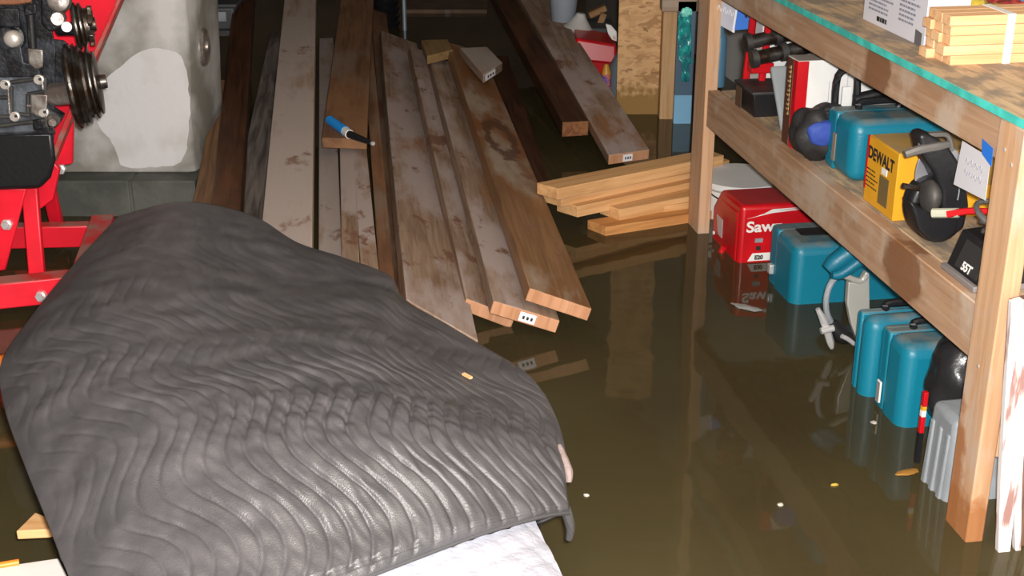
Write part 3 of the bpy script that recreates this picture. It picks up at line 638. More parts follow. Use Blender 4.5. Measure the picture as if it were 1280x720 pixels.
def teal_dusty():
    m = mat('teal plastic with settled dust', (0.004, 0.175, 0.265), 0.4, bump=0.1, bscale=200); N = m.node_tree.nodes; L_ = m.node_tree.links
    tc = N.new('ShaderNodeTexCoord'); sx = N.new('ShaderNodeSeparateXYZ'); L_.new(tc.outputs['Normal'], sx.inputs[0])
    n = N.new('ShaderNodeTexNoise'); n.inputs['Scale'].default_value = 14; n.inputs['Detail'].default_value = 5; L_.new(tc.outputs['Object'], n.inputs['Vector'])
    a = N.new('ShaderNodeMapRange'); a.inputs['From Min'].default_value = .55; a.inputs['From Max'].default_value = .98; L_.new(sx.outputs['Z'], a.inputs['Value'])
    b = N.new('ShaderNodeMapRange'); b.inputs['From Min'].default_value = .32; b.inputs['From Max'].default_value = .55; L_.new(n.outputs['Fac'], b.inputs['Value'])
    c = N.new('ShaderNodeMath'); c.operation = 'MULTIPLY'; L_.new(a.outputs[0], c.inputs[0]); L_.new(b.outputs[0], c.inputs[1])
    x = N.new('ShaderNodeMixRGB'); x.inputs[1].default_value = (0.004, 0.175, 0.265, 1); x.inputs[2].default_value = (.20, .23, .22, 1); L_.new(c.outputs[0], x.inputs[0])
    L_.new(x.outputs[0], N['Principled BSDF'].inputs['Base Color']); return m
M_teald2 = teal_dusty()
def bars(name, m, par, x, y0, y1, z0, z1, rows, seed=1, fill=.8, hgt=.45, parts=1):
    """rows of illegible fine print on a face looking along local -x"""
    r = random.Random(seed); mb = MB(); dz_ = (z1 - z0)/rows
    for k in range(rows):
        y = y1; end = y0 + (y1-y0)*r.uniform(0, .35)
        while y > end:
            w_ = r.uniform(.006, .016); mb.box(x-.0006, x, max(y-w_, end), y, z0 + dz_*k, z0 + dz_*(k+hgt)); y -= w_ + .003
    return mb.build(name, m, par, smooth=False)
c1 = hardcase(.865, .062, DZ, .185, .34, .155, 'teal tool case on the lower shelf beside the yellow box')
o = MB().box(-.002, .003, .10, .118, .03, .10).build('paper_label', mat('brown label', (.25,.2,.15), .7), c1)
# big wet case
c2 = hardcase(1.235, .088, -.10, .215, .38, .277, 'teal tool case standing in water right beside the red case', handle=False, lid=.2)
MB().box(.05, .17, .08, .14, .274, .281).build('handle_recess', M_black, c2, .004)
MB().box(-.008, .012, .165, .185, .13, .16).build('metal_latch', M_chrome, c2, .003)
c3 = hardcase(.645, .052, -.10, .09, .30, .305, 'teal tool case in water, the rear one of the near pair', handle=True)
c4 = hardcase(.480, .070, -.10, .155, .28, .305, 'teal tool case in water with a white barcode label, nearest the black bag')
bc = MB().box(-.0035, .001, .105, .125, .115, .17).build('barcode_label', M_white, c4, .001)
bb = MB()
for k in range(9): bb.box(-.0045, -.003, .108, .122, .119 + k*.0055, .1215 + k*.0055)
bb.build('barcode_bars', M_ink, bc)

# ---- yellow drill box
dw = item('tool_carton', 'yellow cardboard power tool carton with DEWALT lettering', 'box', .585, .050, DZ)
MB().box(0,.30,0,.165,0,.158).build('carton', M_yel, dw, .002)
MB().box(.004,.296,.004,.161,.1575,.1595).build('dusty_lid', M_yeld, dw)
text('brand_lettering', 'DEWALT', .040, (-.001, .157, .108), AISLE, M_ink, dw, bold=.0012, sx=.86)
MB().box(-.0012,.001,.035,.085,.018,.085).build('product_picture', mat('product picture', (.16,.11,.04), .6), dw)
MB().box(-.0014,.001,.05,.078,.09,.105).build('white_label', M_white, dw)
MB().box(-.001,.001,.158,.166,.03,.158).build('red_corner_stripe', M_redp, dw)
bars('small_print', M_ink, dw, -.0008, .09, .157, .04, .09, 5, 4, hgt=.3)
MB().box(.10,.29,-.0012,.001,.075,.155).build('dark_side_patch', mat('dark side yellow', (.42,.25,.05), .6), dw)  # darker yellow over the upper part of the end face
text('side_lettering', 'D', .06, (.11, -.0014, .085), NEAR, M_ink, dw, bold=.001)
# ---- black circular saw
cs = item('circular_saw', 'black bodied saw with round grey blade standing in front of the yellow carton', 'saw', .42, .10, DZ)
def PL(t, pts, u): 
    Mi = (Matrix.Translation(t.location) @ Matrix.Rotation(A, 4, 'Z')).inverted(); return [Mi @ PU(x, y, u) for x, y in pts]
def ell(cx, cy, rx, ry, n=30, a0=0): return [(cx + rx*math.cos(2*math.pi*k/n)*math.cos(a0) - ry*math.sin(2*math.pi*k/n)*math.sin(a0), cy + rx*math.cos(2*math.pi*k/n)*math.sin(a0) + ry*math.sin(2*math.pi*k/n)*math.cos(a0)) for k in range(n)]
def pu(t, pts, u, th, m, name, bev=.003): return MB().prism(PL(t, pts, u), (0, th, 0)).build(name, m, t, bev, 3)
pu(cs, ell(1176,224,32,46), .45, .004, mat('saw blade', (.42,.42,.46), .3, .6), 'blade', .001)
pu(cs, ell(1173,264,35,41), .42, .05, M_black, 'lower_guard', .012)
pu(cs, [(1149,170),(1158,166),(1172,172),(1188,186),(1200,204),(1209,228),(1212,258),(1206,286),(1192,296),(1178,280),(1178,240),(1166,214),(1154,196)], .40, .05, M_black, 'blade_guard', .010)
pu(cs, [(1138,252),(1148,258),(1165,262),(1185,262),(1200,270),(1196,292),(1180,304),(1162,302),(1148,288)], .385, .05, M_black, 'foot_guard', .010)
k_ = MB().blob(PL(cs, [(1163,245)], .37)[0], (.020,.035,.034), 1, .03, 1.5); k_.build('motor_cap', M_blackr, cs)
q_ = PL(cs, [(1131,193),(1150,187),(1172,183),(1187,180)], .40); MB().tube(q_, [.008,.010,.010,.007], 8).build('clamp_arm', mat('dusty grey steel',(.2,.19,.18),.5,.5), cs)
q_ = PL(cs, [(1150,183),(1156,171),(1178,168),(1186,172),(1190,188)], .41); MB().tube(q_, .0055, 8).build('clamp_loop', mat('dusty grey steel',(0,0,0)), cs)
q_ = PL(cs, [(1128,232),(1150,236)], .40); MB().tube(q_, .006, 8).build('depth_rod', M_steel, cs)
q_ = PL(cs, [(1195,215),(1199,235),(1197,250)], .385); MB().tube(q_, .0015, 6).build('guard_scratch', M_greyp, cs)
# ---- battery charger
bcg = item('battery_charger', 'black battery charger with coiled cables and red clamp beside the near post', 'charger', .155, .032, DZ)
MB().hexa([(0,0,0),(.20,0,0),(.20,.135,0),(0,.135,0)],[(.03,0,.085),(.20,0,.10),(.20,.135,.10),(.03,.135,.085)]).build('charger_body', M_black, bcg, .005)
MB().box(-.006,.205,-.004,.139,0,.012).build('base_rim', mat('grey rim',(.22,.2,.2),.5), bcg, .002)
lbl = bpy.data.objects.new('label_plate', None)
lp = MB().hexa([(.0035,.01,.02),(.006,.01,.02),(.006,.10,.02),(.0035,.10,.02)],[(.024,.01,.075),(.028,.01,.075),(.028,.10,.075),(.024,.10,.075)]).build('label_plate', mat('label black',(.03,.03,.03),.4), bcg)
tilt = (R(90) - math.atan2(.03,.085), 0, R(-90))
text('model_lettering', '55T', .024, (.0035, .074, .022), tilt, M_white, bcg, bold=.0008)
for k, (cc, y0, y1, z0) in enumerate((((.7,.3,.03),.03,.05,.058),((.75,.75,.7),.0,.06,.050))):
    MB().box(-.001,.001,y0+.015,y1+.015,0,.006,Matrix.Translation((z0*.36-.0005,0,z0)) @ Matrix.Rotation(math.atan2(.03,.085),4,'Y')).build('label_stripe', mat('stripe%d'%k, cc, .5), lp)
for k in range(4):
    rr = .045 + .006*k; MB().tube([(.09 + rr*math.cos(R(a_))*1.1, .06 + rr*math.sin(R(a_)), .105 + .012*k + .01*math.sin(R(a_*2+60*k))) for a_ in range(0, 360, 20)], .0055, 8, True).build('cable_coil', mat('grey cable',(.13,.125,.12),.4), bcg)
MB().tube([(-.01,.13,.12),(.03,.10,.135),(.07,.06,.14),(.10,.02,.135)], [.008,.007,.006,.004], 8).build('red_clamp', M_redp, bcg)
MB().tube([(-.03,.155,.115),(.01,.12,.125)], .010, 8).build('clamp_sleeve', mat('pale green rubber',(.42,.43,.34),.5), bcg)
# ---- paper notes and tape
def note(name, label, pts, x, m, cat='note'):
    t = item(name, label, cat, 0, 0, 0)
    MB().prism([(x, y, z) for y, z in pts], (-.0008, 0, 0)).build('paper', m, t)
    return t
n1 = note('taped_note', 'white paper note taped on the upper beam beside the near post', [(.212,.774),(.100,.772),(.098,.690),(.225,.682)], -.004, M_paper)
MB().prism([(-.006,y,z) for y,z in [(.135,.800),(.092,.793),(.090,.758),(.130,.772)]], (-.0006,0,0)).build('blue_tape', M_tape, n1)
sc = MB(); rr = random.Random(3)
for row in range(2):
    for k in range(4):
        y0 = .188 - k*.018; z0 = .74 - row*.022
        sc.tube([(-.0054, y0, z0), (-.0054, y0-.005, z0+.010*rr.uniform(.6,1)), (-.0054, y0-.010, z0-.003), (-.0054, y0-.014, z0+.006)], .0010, 5)
sc.build('handwriting', mat('faint pen', (.28,.28,.32), .6), n1)
pp = [PY(x, y, S(1.87, -.02, 0).y) for x, y in ((893,-14),(924,4),(917,41),(890,26))]
n2 = thing('taped_note', 'grey paper note taped near the top of the tall far post', 'note', pp[0])
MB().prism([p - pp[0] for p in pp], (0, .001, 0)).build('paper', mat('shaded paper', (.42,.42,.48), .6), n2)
MB().prism([PY(x, y, pp[0].y-.004) - pp[0] for x, y in ((921,3),(925,5),(918,41),(915,40))], (0, .002, 0)).build('paper_edge', M_white, n2)
sc = MB()
for k in range(3):
    b_ = [PY(x + k*7, y + k*3, pp[0].y-.003) - pp[0] for x, y in ((897,12),(899,6),(901,14),(903,10))]; sc.tube(b_, .0012, 5)
sc.build('handwriting', M_white, n2)
MB().prism([PY(x, y, pp[0].y-.015) - pp[0] for x, y in ((922,12),(947,19),(945,38),(938,36),(918,38))], (0, .001, 0)).build('blue_tape', M_tape, n2)
hk = MB()
for dx in (0, 7):
    hk.tube([PY(932+dx, -12, 3.92), PY(932+dx, 12, 3.92), PY(934+dx*.6, 21, 3.92)], .0035, 8)
o = hk.build('hanging_wire', M_steel); tag(o, 'bent brown wire hanging over the far end of the upper beam', 'wire')

# ---- light blue jug behind note
o = item('plastic_jug', 'light blue plastic jug standing behind the white taped note', 'jug', .20, .26, DZ)
MB().lathe((.03,.03,0),(0,0,1),[(0,.05),(.01,.055),(.15,.055),(.18,.04),(.20,.02),(.215,.02)]).build('body', M_lblue, o)
MB().lathe((.03,.03,.215),(0,0,1),[(0,.022),(.02,.022)]).build('cap', M_white, o)
# ---- red and white carton
rb = item('red_white_carton', 'tall white carton with red spine standing on the lower shelf', 'box', 1.19, .035, DZ)
MB().box(0,.34,0,.075,0,.235).build('carton', M_white, rb, .002)
MB().box(-.0012,.001,.030,.075,0,.233).build('dark_spine_print', M_brown, rb)
MB().box(-.0014,.001,0,.026,0,.2345).build('red_spine', M_redp, rb)
MB().box(-.0014,.03,-.0014,.0,0,.2345).build('red_edge', M_redp, rb)
MB().box(.002,.338,.002,.073,.2345,.2358).build('dusty_top', mat('dusty card', (.5,.44,.38),.8,var=.2), rb)
sp_ = MB()
rr = random.Random(9)
for k in range(11):
    z0 = .215 - k*.0125; sp_.box(-.002, -.0012, .040, .046, z0-.009, z0).box(-.002, -.0012, .044 , .044 + rr.uniform(.008,.018), z0-.009, z0-.005)
sp_.build('spine_lettering', M_gold, rb, smooth=False)
t_ = MB().box(.09,.092,-.0012,.0,.1,.18).box(.14,.142,-.0012,.0,.16,.2).build('fine_print', mat('grey print', (.5,.5,.5), .6), rb)
# ---- soft pouch
po = item('tool_pouch', 'black cloth pouch with blue patch slumped beside the teal case', 'pouch', 1.04, .01, DZ)
MB().blob((.055,.055,.070),(.070,.072,.075),2,.13,1.6).build('pouch_body', M_bag, po)
MB().blob((.045,-.010,.085),(.045,.016,.032),5,.06,1.5).build('blue_patch', mat('blue cloth',(.03,.07,.35),.7,bump=.3), po)
MB().blob((.08,.03,.125),(.035,.03,.022),8,.25,3).build('pouch_flap', M_bag, po)
# ---- black tool with loop handle on top
gt = item('riveter_tool', 'black hand tool with a rectangular loop leaning on the white carton', 'hand tool', 1.04, .11, DZ+.10)
MB().tube([(.0,.06,.0),(.0,.06,.115),(.05,.06,.12),(.055,.06,.0)], .010, 8).build('loop_handle', M_black, gt)
MB().tube([(.05,.06,.05),(.13,.05,.07),(.22,.03,.10)], [.016,.015,.013], 10).build('tool_body', M_black, gt)
MB().box(.015,.038,.058,.062,.01,.085).build('white_label', M_white, gt)
MB().tube([(.15,-.08,.055),(.22,-.06,.06),(.25,-.06,.065)], [.014,.016,.012], 10).build('trigger_end', M_blackr, gt)
# ---- cloudy tote and black bin
cl = item('plastic_tray', 'cloudy grey plastic tray leaning between black bin and red carton', 'tray', 1.36, .07, DZ)
F = Matrix.Translation((0,0,0)) @ Matrix.Rotation(R(-38), 4, 'X')
MB().box(0,.24,0,.018,0,.20,F).build('tray_rim', M_clear, cl, .008, 3)
MB().box(.02,.22,.018,.05,.02,.18,F).build('tray_body', M_greyp, cl, .008, 3)
bn = item('black_bin', 'low black bin at the far end of the lower shelf', 'bin', 1.50, .03, DZ)
MB().hexa([(.01,.01,0),(.27,.01,0),(.27,.15,0),(.01,.15,0)],[(0,0,.075),(.28,0,.075),(.28,.16,.075),(0,.16,.075)]).build('bin_body', M_black, bn, .004)
MB().box(-.004,.284,-.004,.164,.068,.078).build('bin_rim', M_blackr, bn, .003)
MB().box(-.001,.0,.10,.15,.005,.066).build('brown_side', mat('brown smear', (.12,.07,.04), .6), bn)
# ---- red pipe clamps
pcl = item('pipe_clamps', 'pair of red bar clamps with black pipes at the far end of the shelf', 'clamp', 1.64, .045, DZ)
for k, (x, y) in enumerate(((.03,.04),(.065,.0))):
    MB().tube([(x-.012,y,0),(x-.004,y,.12),(x+.004,y,.27)], .011, 8).build('red_bar', M_redp, pcl)
MB().box(.02,.09,-.012,.03,.10,.13).build('clamp_jaw', M_redp, pcl, .004)
for (y, z0, z1) in ((.0,.19,.235),(-.06,.155,.205)):
    MB().tube([(.0,y,z0),(.27,y,z1)], .021, 12).build('black_pipe', M_steel, pcl)
    for s_ in (.0,.35,.75): p_ = Vector((.25*s_, y, z0 + (z1-z0)*s_)); MB().cyl(p_, p_ + Vector((.018,0,.003)), .027).build('pipe_collar', M_blackr, pcl)
MB().tube([(.10,-.07,.13),(.14,-.08,.12),(.19,-.08,.135)], [.014,.02,.016], 10).build('clamp_foot', M_greyp, pcl)
# ---- white cartons behind
for k, (u, v, w_, d_, h_, lb) in enumerate(((1.56,.20,.07,.05,.115,'small white carton with red print behind the bar clamps'),(1.52,.20,.22,.10,.12,'low white carton behind the cloudy tray'),(1.72,.125,.40,.11,.36,'tall white carton at the back of the lower shelf'),(.92,.42,.20,.26,.20,'white carton standing behind the teal case'))):
    t = item('white_carton', lb, 'box', u, v, DZ); MB().box(0,w_,0,d_,0,h_).build('carton', M_white, t, .002)
    MB().box(w_*.3,w_*.7,-.001,.001,h_*.45,h_*.5).build('print_line', M_redp if k == 0 else mat('grey print',(.5,.5,.5),.6), t)
    MB().box(0,w_,d_*.45,d_*.55,h_,h_+.0006).build('packing_tape', mat('parcel tape',(.55,.48,.36),.3), t)
t = item('blue_bottle', 'blue grey bottle peeking out right of the tall far post', 'bottle', 1.88, .052, DZ)
MB().lathe((0,.02,0),(0,0,1),[(0,.024),(.15,.024),(.17,.015),(.19,.012)]).build('bottle_body', mat('blue bottle', (.06,.15,.24), .35), t)

# ---- upper deck contents
bx = item('printed_carton', 'white carton with printed list standing on the upper deck', 'box', .615, .093, TZ)
MB().box(0,.10,0,.33,0,.115).build('carton', mat('bluish white card',(.66,.66,.73),.6), bx, .001)
bars('print_column', mat('grey ink',(.25,.25,.3),.6), bx, -.0006, .16, .30, .032, .112, 8, 5)
bars('print_column', mat('grey ink',(0,0,0)), bx, -.0006, .03, .135, .036, .112, 7, 6)
bars('bold_print', M_ink, bx, -.0006, .19, .25, .012, .024, 1, 8, hgt=.9)
MB().prism([(-.001, .045, .0), (-.001, .012, .0), (-.001, .012, .028), (-.001, .045, .032)], (.001,0,0)).build('dark_emblem', mat('grey emblem',(.12,.12,.13),.5), bx)
sbn = item('stud_bundle', 'strapped bundle of new yellow studs lying on the upper deck', 'lumber', .44, .060, TZ)
rr = random.Random(2)
for r_ in range(5):
    for c_ in range(3):
        MB().box(rr.uniform(-.010,.010), .62, c_*.037, c_*.037+.036, r_*.0205, r_*.0205+.0198).build('lath', wood('bundle lath', (0.80,0.50,0.27), (0.68,0.38,0.18), (0.85,0.6,0.36), .3, axis=0), sbn, .0012)
MB().box(.125,.142,-.001,.111,-.0001,.1035).build('white_strap', M_white, sbn)
rag = item('rag_pile', 'colourful yellow, red and blue rags on the upper deck behind the studs', 'rags', .80, .25, TZ)
for k, cc in enumerate(((.6,.45,.05),(.5,.05,.04),(.1,.25,.45),(.2,.3,.12),(.5,.25,.1))):
    MB().blob((.02 + .09*k, .05*((k*7) % 3), .035), (.075,.09,.042), k, .3, 3).build('rag', mat('rag%d' % k, cc, .9, var=.5, vscale=20), rag)

# ------------------------------------------------------------------ under the shelf, in the water
rc = item('red_tool_case', 'red plastic tool case with white lettering standing in the water', 'tool case', 1.58, .045, -.10)
MB().hexa([(0,0,0),(.34,0,0),(.34,.16,0),(0,.25,0)], [(0,0,.24),(.34,0,.24),(.34,.16,.24),(0,.16,.24)]) 
fr_ = [(0,0),(.27,0),(.27,.20),(.20,.275),(.0,.285)]
MB().prism([(0, y, z) for y, z in fr_], (.36,0,0)).build('case_shell', M_redp, rc, .014, 3)
MB().prism([(.01, y, z) for y, z in [(.02,.02),(.25,.02),(.25,.18),(.19,.25),(.02,.26)]], (-.014,0,0)).build('raised_panel', M_redp, rc, .006)
text('brand_lettering', 'Sawz', .048, (.02, -.0008, .20), NEAR, M_white, rc, bold=.0012, sx=1.15)
sw = MB()
for k in range(3): sw.prism([(.02 + .02*k,-.0004,.243 + .004*k),(.10,-.0004,.262 + .004*k),(.22,-.0004,.266 + .003*k),(.10,-.0004,.258 + .004*k)], (0,-.001,0))
sw.build('swoosh', M_white, rc)
MB().prism([(.03,0,.105),(.15,0,.105),(.155,0,.13),(.045,0,.13)], (0,-.001,0)).build('white_badge', M_white, rc)
text('badge_lettering', 'E20', .018, (.052,-.0012,.110), NEAR, M_ink, rc, bold=.001)
MB().box(.05,.075,-.002,0,.165,.178).build('warning_sticker', M_greyp, rc); MB().box(.055,.07,-.002,0,.14,.153).build('vent_hole', M_ink, rc)
MB().prism([(-.0145, y, z) for y, z in [(.18,.20),(.12,.20),(.12,.14),(.16,.14)]], (-.001,0,0)).build('side_sticker', mat('side sticker',(.6,.5,.5),.6), rc)
MB().cyl((-.014,.20,.13),(-.018,.20,.13),.006).build('rivet', M_white, rc)
MB().tube([(-.012,.10,.12),(-.022,.10,.09),(-.022,.06,.06),(-.012,.05,.03)], .010, 8).build('latch', M_redp, rc)

ms = item('miter_saw', 'teal and silver chop saw with cord standing in the water between teal cases', 'saw', .93, .11, -.10)
MB().tube(PL(ms, [(1034,337),(1044,328),(1062,315),(1085,300)], .92), [.016,.024,.026,.026], 14).build('handle_housing', M_teal, ms)
MB().tube(PL(ms, [(1040,344),(1052,342),(1075,326),(1095,312)], .90), [.010,.014,.016,.016], 12).build('handle_grip', M_teal, ms)
MB().tube(PL(ms, [(1043,342),(1056,345),(1075,351),(1083,344)], .91), .008, 8).build('guard_link', mat('silver guard',(.50,.50,.46),.35,.3), ms)
pu(ms, [(1061,353),(1075,354),(1083,340),(1087,342),(1088,420),(1079,436),(1072,428),(1064,405),(1059,378)], .92, .02, mat('silver guard',(0,0,0)), 'blade_guard')
MB().tube(PL(ms, [(1070,328),(1056,338),(1040,352),(1033,372),(1034,392),(1042,408)], .93), .008, 8).build('power_cord', M_greyp, ms)
MB().tube(PL(ms, [(1022,386),(1030,402),(1038,428),(1040,436)], .90), [.006,.011,.010,.004], 8).build('chrome_lever', M_chrome, ms)
MB().cyl(*PL(ms, [(1026,414),(1042,410)], .89), .009).build('lever_pivot', M_chrome, ms)
MB().tube(PL(ms, [(1040,405),(1052,418),(1062,422)], .92), [.016,.024,.018], 12).build('clamp_knob', M_black, ms)
MB().tube(PL(ms, [(1052,420),(1060,424),(1068,430)], .89), .006, 8).build('clamp_screw', M_chrome, ms)
MB().lathe((.10,.07,.0),(0,0,1),[(0,.10),(.06,.10),(.07,.08)], 30).build('saw_base', M_greyp, ms)
bg = item('black_bag', 'shiny black bag stuffed between the barcoded teal case and the near post', 'bag', .37, .11, 0.03)
MB().blob((.04,.0,.13),(.075,.085,.13),4,.09,2.0).build('bag_body', mat('shiny black plastic',(.02,.02,.022),.28,bump=.5,bscale=18), bg)
gc = item('grey_case', 'grey ribbed plastic case in the water behind the near post', 'tool case', .145, .022, -.12)
MB().hexa([(0,0,0),(.36,0,0),(.36,.125,0),(0,.125,0)],[(.008,.008,.31),(.35,.008,.31),(.35,.118,.31),(.008,.118,.31)]).build('case_shell', M_greyp, gc, .016, 3)
for k in range(3): MB().hexa([(-.006,.02+k*.035,.02),(.01,.02+k*.035,.02),(.01,.04+k*.035,.02),(-.006,.04+k*.035,.02)],[(.003,.022+k*.035,.27),(.012,.022+k*.035,.27),(.012,.038+k*.035,.27),(.003,.038+k*.035,.27)]).build('rib', M_greyp, gc, .004)
lv = item('striped_tool', 'thin red tool with yellow and white band beside the grey case', 'tool', .318, .040, 0)
for z0, z1, m_, nm in ((.075,.115,M_redp,'red_end'),(.115,.13,M_white,'white_band'),(.13,.14,M_yel,'yellow_band'),(.14,.175,M_redp,'red_end')):
    MB().box(0,.010,0,.012,z0,z1).build(nm, m_, lv, .001)
MB().box(0,.010,0,.012,FZ,.075).build('shaft', M_black, lv)
wb = item('white_bucket', 'white plastic bucket under the shelf behind the yellow studs', 'bucket', 2.05, .20, FZ)
MB().lathe((0,0,0),(0,0,1),[(0,.11),(.30,.13),(.31,.14),(.33,.14)]).build('bucket_body', M_white, wb)
MB().tube([(-.13,0,.31),(-.10,-.08,.28),(0,-.13,.26),(.10,-.08,.28),(.13,0,.31)], .003, 6).build('bail_handle', M_steel, wb)
# peeling white board at right edge
pb_ = item('peeling_board', 'board with peeling white paint leaning at the right edge of the picture', 'board', -.045, .055, FZ)
M_peel = mat('peeling white paint', (.70,.67,.67), .5, col2=(.36,.20,.18), vscale=4, stretch=(9,9,1.2), band=(.40,.46))
pu(pb_, [(1265,378),(1279,374),(1283,520),(1278,600),(1276,700),(1270,704),(1268,640),(1262,700),(1252,706),(1248,690),(1251,600),(1258,480)], -.045, .014, M_peel, 'painted_face', .001)
pu(pb_, [(1268,378),(1300,370),(1310,800),(1262,800),(1268,640),(1268,500)], -.030, .02, wood('old bare wood',(0.25,0.14,0.10),(0.12,0.07,0.05),axis=2), 'bare_wood_back', .001)
pu(pb_, [(1281,378),(1300,376),(1312,760),(1284,760),(1286,560)], -.046, .014, M_peel, 'painted_face', .001)
# ------------------------------------------------------------------ back of the room
ob = thing('strand_board_sheet', 'upright strand board sheet with wet lower edge behind the studs', 'board', (PZ(770,143,0).x, 5.70, 0), 0)
wd = PY(827,60,5.70).x - PY(770,60,5.70).x
MB().box(0,wd,0,.012,FZ,1.35).build('sheet', M_osb, ob)
for k, (X0, X1, Y, lb) in enumerate(((826.5,843.5,5.62,'upright pale stud right of the strand board'),)):
    x0, x1 = PY(X0,90,Y).x, PY(X1,90,Y).x
    o = MB().box(0,x1-x0,0,.089,FZ,PY(830,12,Y).z).build('upright_stud', wood('upright stud wood',(0.60,0.38,0.20),(0.48,0.28,0.13),axis=2), None, .002, M=Matrix.Translation((x0,Y,0))); tag(o, lb, 'stud')
x0 = PY(826,5,5.6).x; x1 = PY(905,5,5.6).x
o = MB().box(0,x1-x0,0,.089,0,.10).build('cross_rail', W_dust2, None, .002, M=Matrix.Translation((x0,5.55,PY(830,12,5.6).z))); tag(o, 'horizontal board resting on the upright pale stud at the top edge', 'board')
bp2 = thing('insulation_sheet', 'dark blue panel standing between pale stud and shelf post', 'panel', (PY(844,100,5.55).x, 5.55, 0), 0)
wx = PY(866,100,5.55).x - PY(844,100,5.55).x
zc = PY(850,119,5.55).z
MB().box(0,wx,0,.03,zc,PY(850,2,5.55).z).build('panel_upper', mat('dark slate blue',(.07,.13,.20),.5), bp2)
o = MB().box(0,wx,-.003,.03,FZ,zc).build('panel_lower', mat('light blue vinyl',(.22,.48,.72),.45), bp2); o['label'] = 'light blue lower band'
tb = thing('teal_plastic_bag', 'crumpled turquoise plastic bag hanging in front of the dark blue panel', 'bag', PY(856,60,5.50), 0)
lc = tb.location
vs_ = []; fs = []
for j in range(25):
    for i in range(9):
        x = 848 + 16*i/8*(1 if j < 18 else .6) + (4 if j > 16 else 0); y = 18 + 84*j/24
        p = PY(x, y, 5.49 + .012*noise.noise(Vector((i*.8, j*.5, 0)))) - lc; vs_.append(p)
fs = [(j*9+i, j*9+i+1, (j+1)*9+i+1, (j+1)*9+i) for j in range(24) for i in range(8)]
o = MB().add(vs_, fs).build('bag_film', mat('turquoise film',(.02,.42,.38),.25, col2=(.03,.2,.24), vscale=30), tb); sd = o.modifiers.new('t','SOLIDIFY'); sd.thickness = .002
MB().blob(PY(858,15,5.485)-lc, (.022,.012,.018), 3,.15,3).build('knot', mat('mint plastic',(.25,.85,.72),.3), tb)

def Lk(t, x, y, Y): return PY(x, y, Y) - t.location
YB = 6.25
r = thing('red_tub', 'red plastic tub behind the long plank', 'tub', (PY(742,100,YB).x, YB, 0), 0)
zt = PY(742,46,YB).z; hw = (PY(768,60,YB).x - PY(719,60,YB).x)/2
MB().hexa([(-hw*.85,-.02,FZ),(hw*.85,-.02,FZ),(hw*.85,.2,FZ),(-hw*.85,.2,FZ)],[(-hw,-.03,zt-.03),(hw*1.1,-.03,zt-.05),(hw*1.1,.22,zt-.05),(-hw,.22,zt-.03)]).build('tub_body', M_redp, r, .015, 3)
MB().hexa([(-hw*1.0,-.05,zt-.10),(hw*1.14,-.05,zt-.12),(hw*1.14,.24,zt-.12),(-hw*1.0,.24,zt-.10)],[(-hw*.96,-.03,zt),(hw*1.1,-.03,zt-.03),(hw*1.1,.23,zt-.03),(-hw*.96,.23,zt)]).build('tub_lid', M_redp, r, .012, 3)
r = thing('clear_bucket', 'cloudy plastic bucket behind the far planks at the top edge', 'bucket', (PY(704,28,6.6).x, 6.6, PY(704,30,6.6).z), 0)
wr_ = (PY(722,20,6.6).x - PY(686,20,6.6).x)/2
MB().lathe((0,0,0),(0,0,1),[(0,wr_*.75),(.005,wr_*.8),(.14,wr_),(.18,wr_*1.03),(.19,wr_*1.08),(.2,wr_*1.08)]).build('bucket_body', mat('cloudy bucket',(.30,.34,.40),.35), r)
r = thing('storage_crate', 'dark crate carrying the cloudy bucket and white cone', 'crate', (PY(715,40,6.6).x, 6.55, 0), 0)
MB().box(-.14,.20,-.05,.20,FZ,PY(704,30,6.6).z-.001).build('crate_body', mat('dark slate',(.05,.055,.06),.6), r, .005)
zc_ = PY(704,30,6.6).z
r = thing('white_cone_lid', 'white translucent cone shaped lid on the dark crate', 'lid', (PY(722,40,6.52).x, 6.50, PY(722,40,6.50).z), 0)
MB().lathe((0,0,0),(.15,0,1),[(0,.085),(.01,.085),(.03,.06),(.07,.03),(.09,.02)], 24).build('cone', mat('milky plastic',(.55,.55,.53),.4,bump=.3,bscale=20), r)
for (x, y, Y, w_, h_, d_, rz, lb) in ((747,14,6.7,.09,.03,.05,25,'tan wood scrap leaning behind the white cone lid'),(752,24,6.65,.03,.06,.03,-20,'small upright tan wood scrap by the strand board')):
    p = PY(x, y, Y); o = MB().box(-w_/2,w_/2,-d_/2,d_/2,-h_/2,h_/2).build('wood_scrap', wood('tan scrap',(0.35,0.2,0.09),(0.25,0.13,0.05)), None, .002, M=Matrix.Translation(p) @ Matrix.Rotation(R(-rz),4,'Y')); tag(o, lb, 'wood scrap')
r = thing('grey_jug', 'grey blue plastic jug half hidden by the strand board', 'jug', (PY(772,110,6.0).x, 6.0, FZ), 0)
zt = PY(770,58,6.0).z - FZ
MB().lathe((.03,0,0),(0,0,1),[(0,.08),(.01,.085),(zt*.62,.085),(zt*.8,.07),(zt*.95,.035),(zt,.03)], 28).build('jug_body', mat('grey blue plastic',(.16,.19,.22),.5), r)
r = thing('squeeze_bottle', 'small orange bottle with blue label in front of the grey jug', 'bottle', (PY(757,105,5.9).x, 5.88, FZ), 0)
z1, z2, z3 = (PY(757,y,5.88).z - FZ for y in (108,92,80))
MB().lathe((0,0,0),(0,0,1),[(0,.022),(z1,.022)]).build('lower_body', M_orange, r)
MB().lathe((0,0,z1),(0,0,1),[(0,.0225),(z2-z1,.0225)]).build('label_band', mat('violet label',(.12,.08,.4),.5,col2=(.7,.2,.05),vscale=60), r)
MB().lathe((0,0,z2),(0,0,1),[(0,.022),((z3-z2)*.6,.015),(z3-z2,.008)]).build('cap', mat('amber cap',(.6,.28,.03),.4), r)
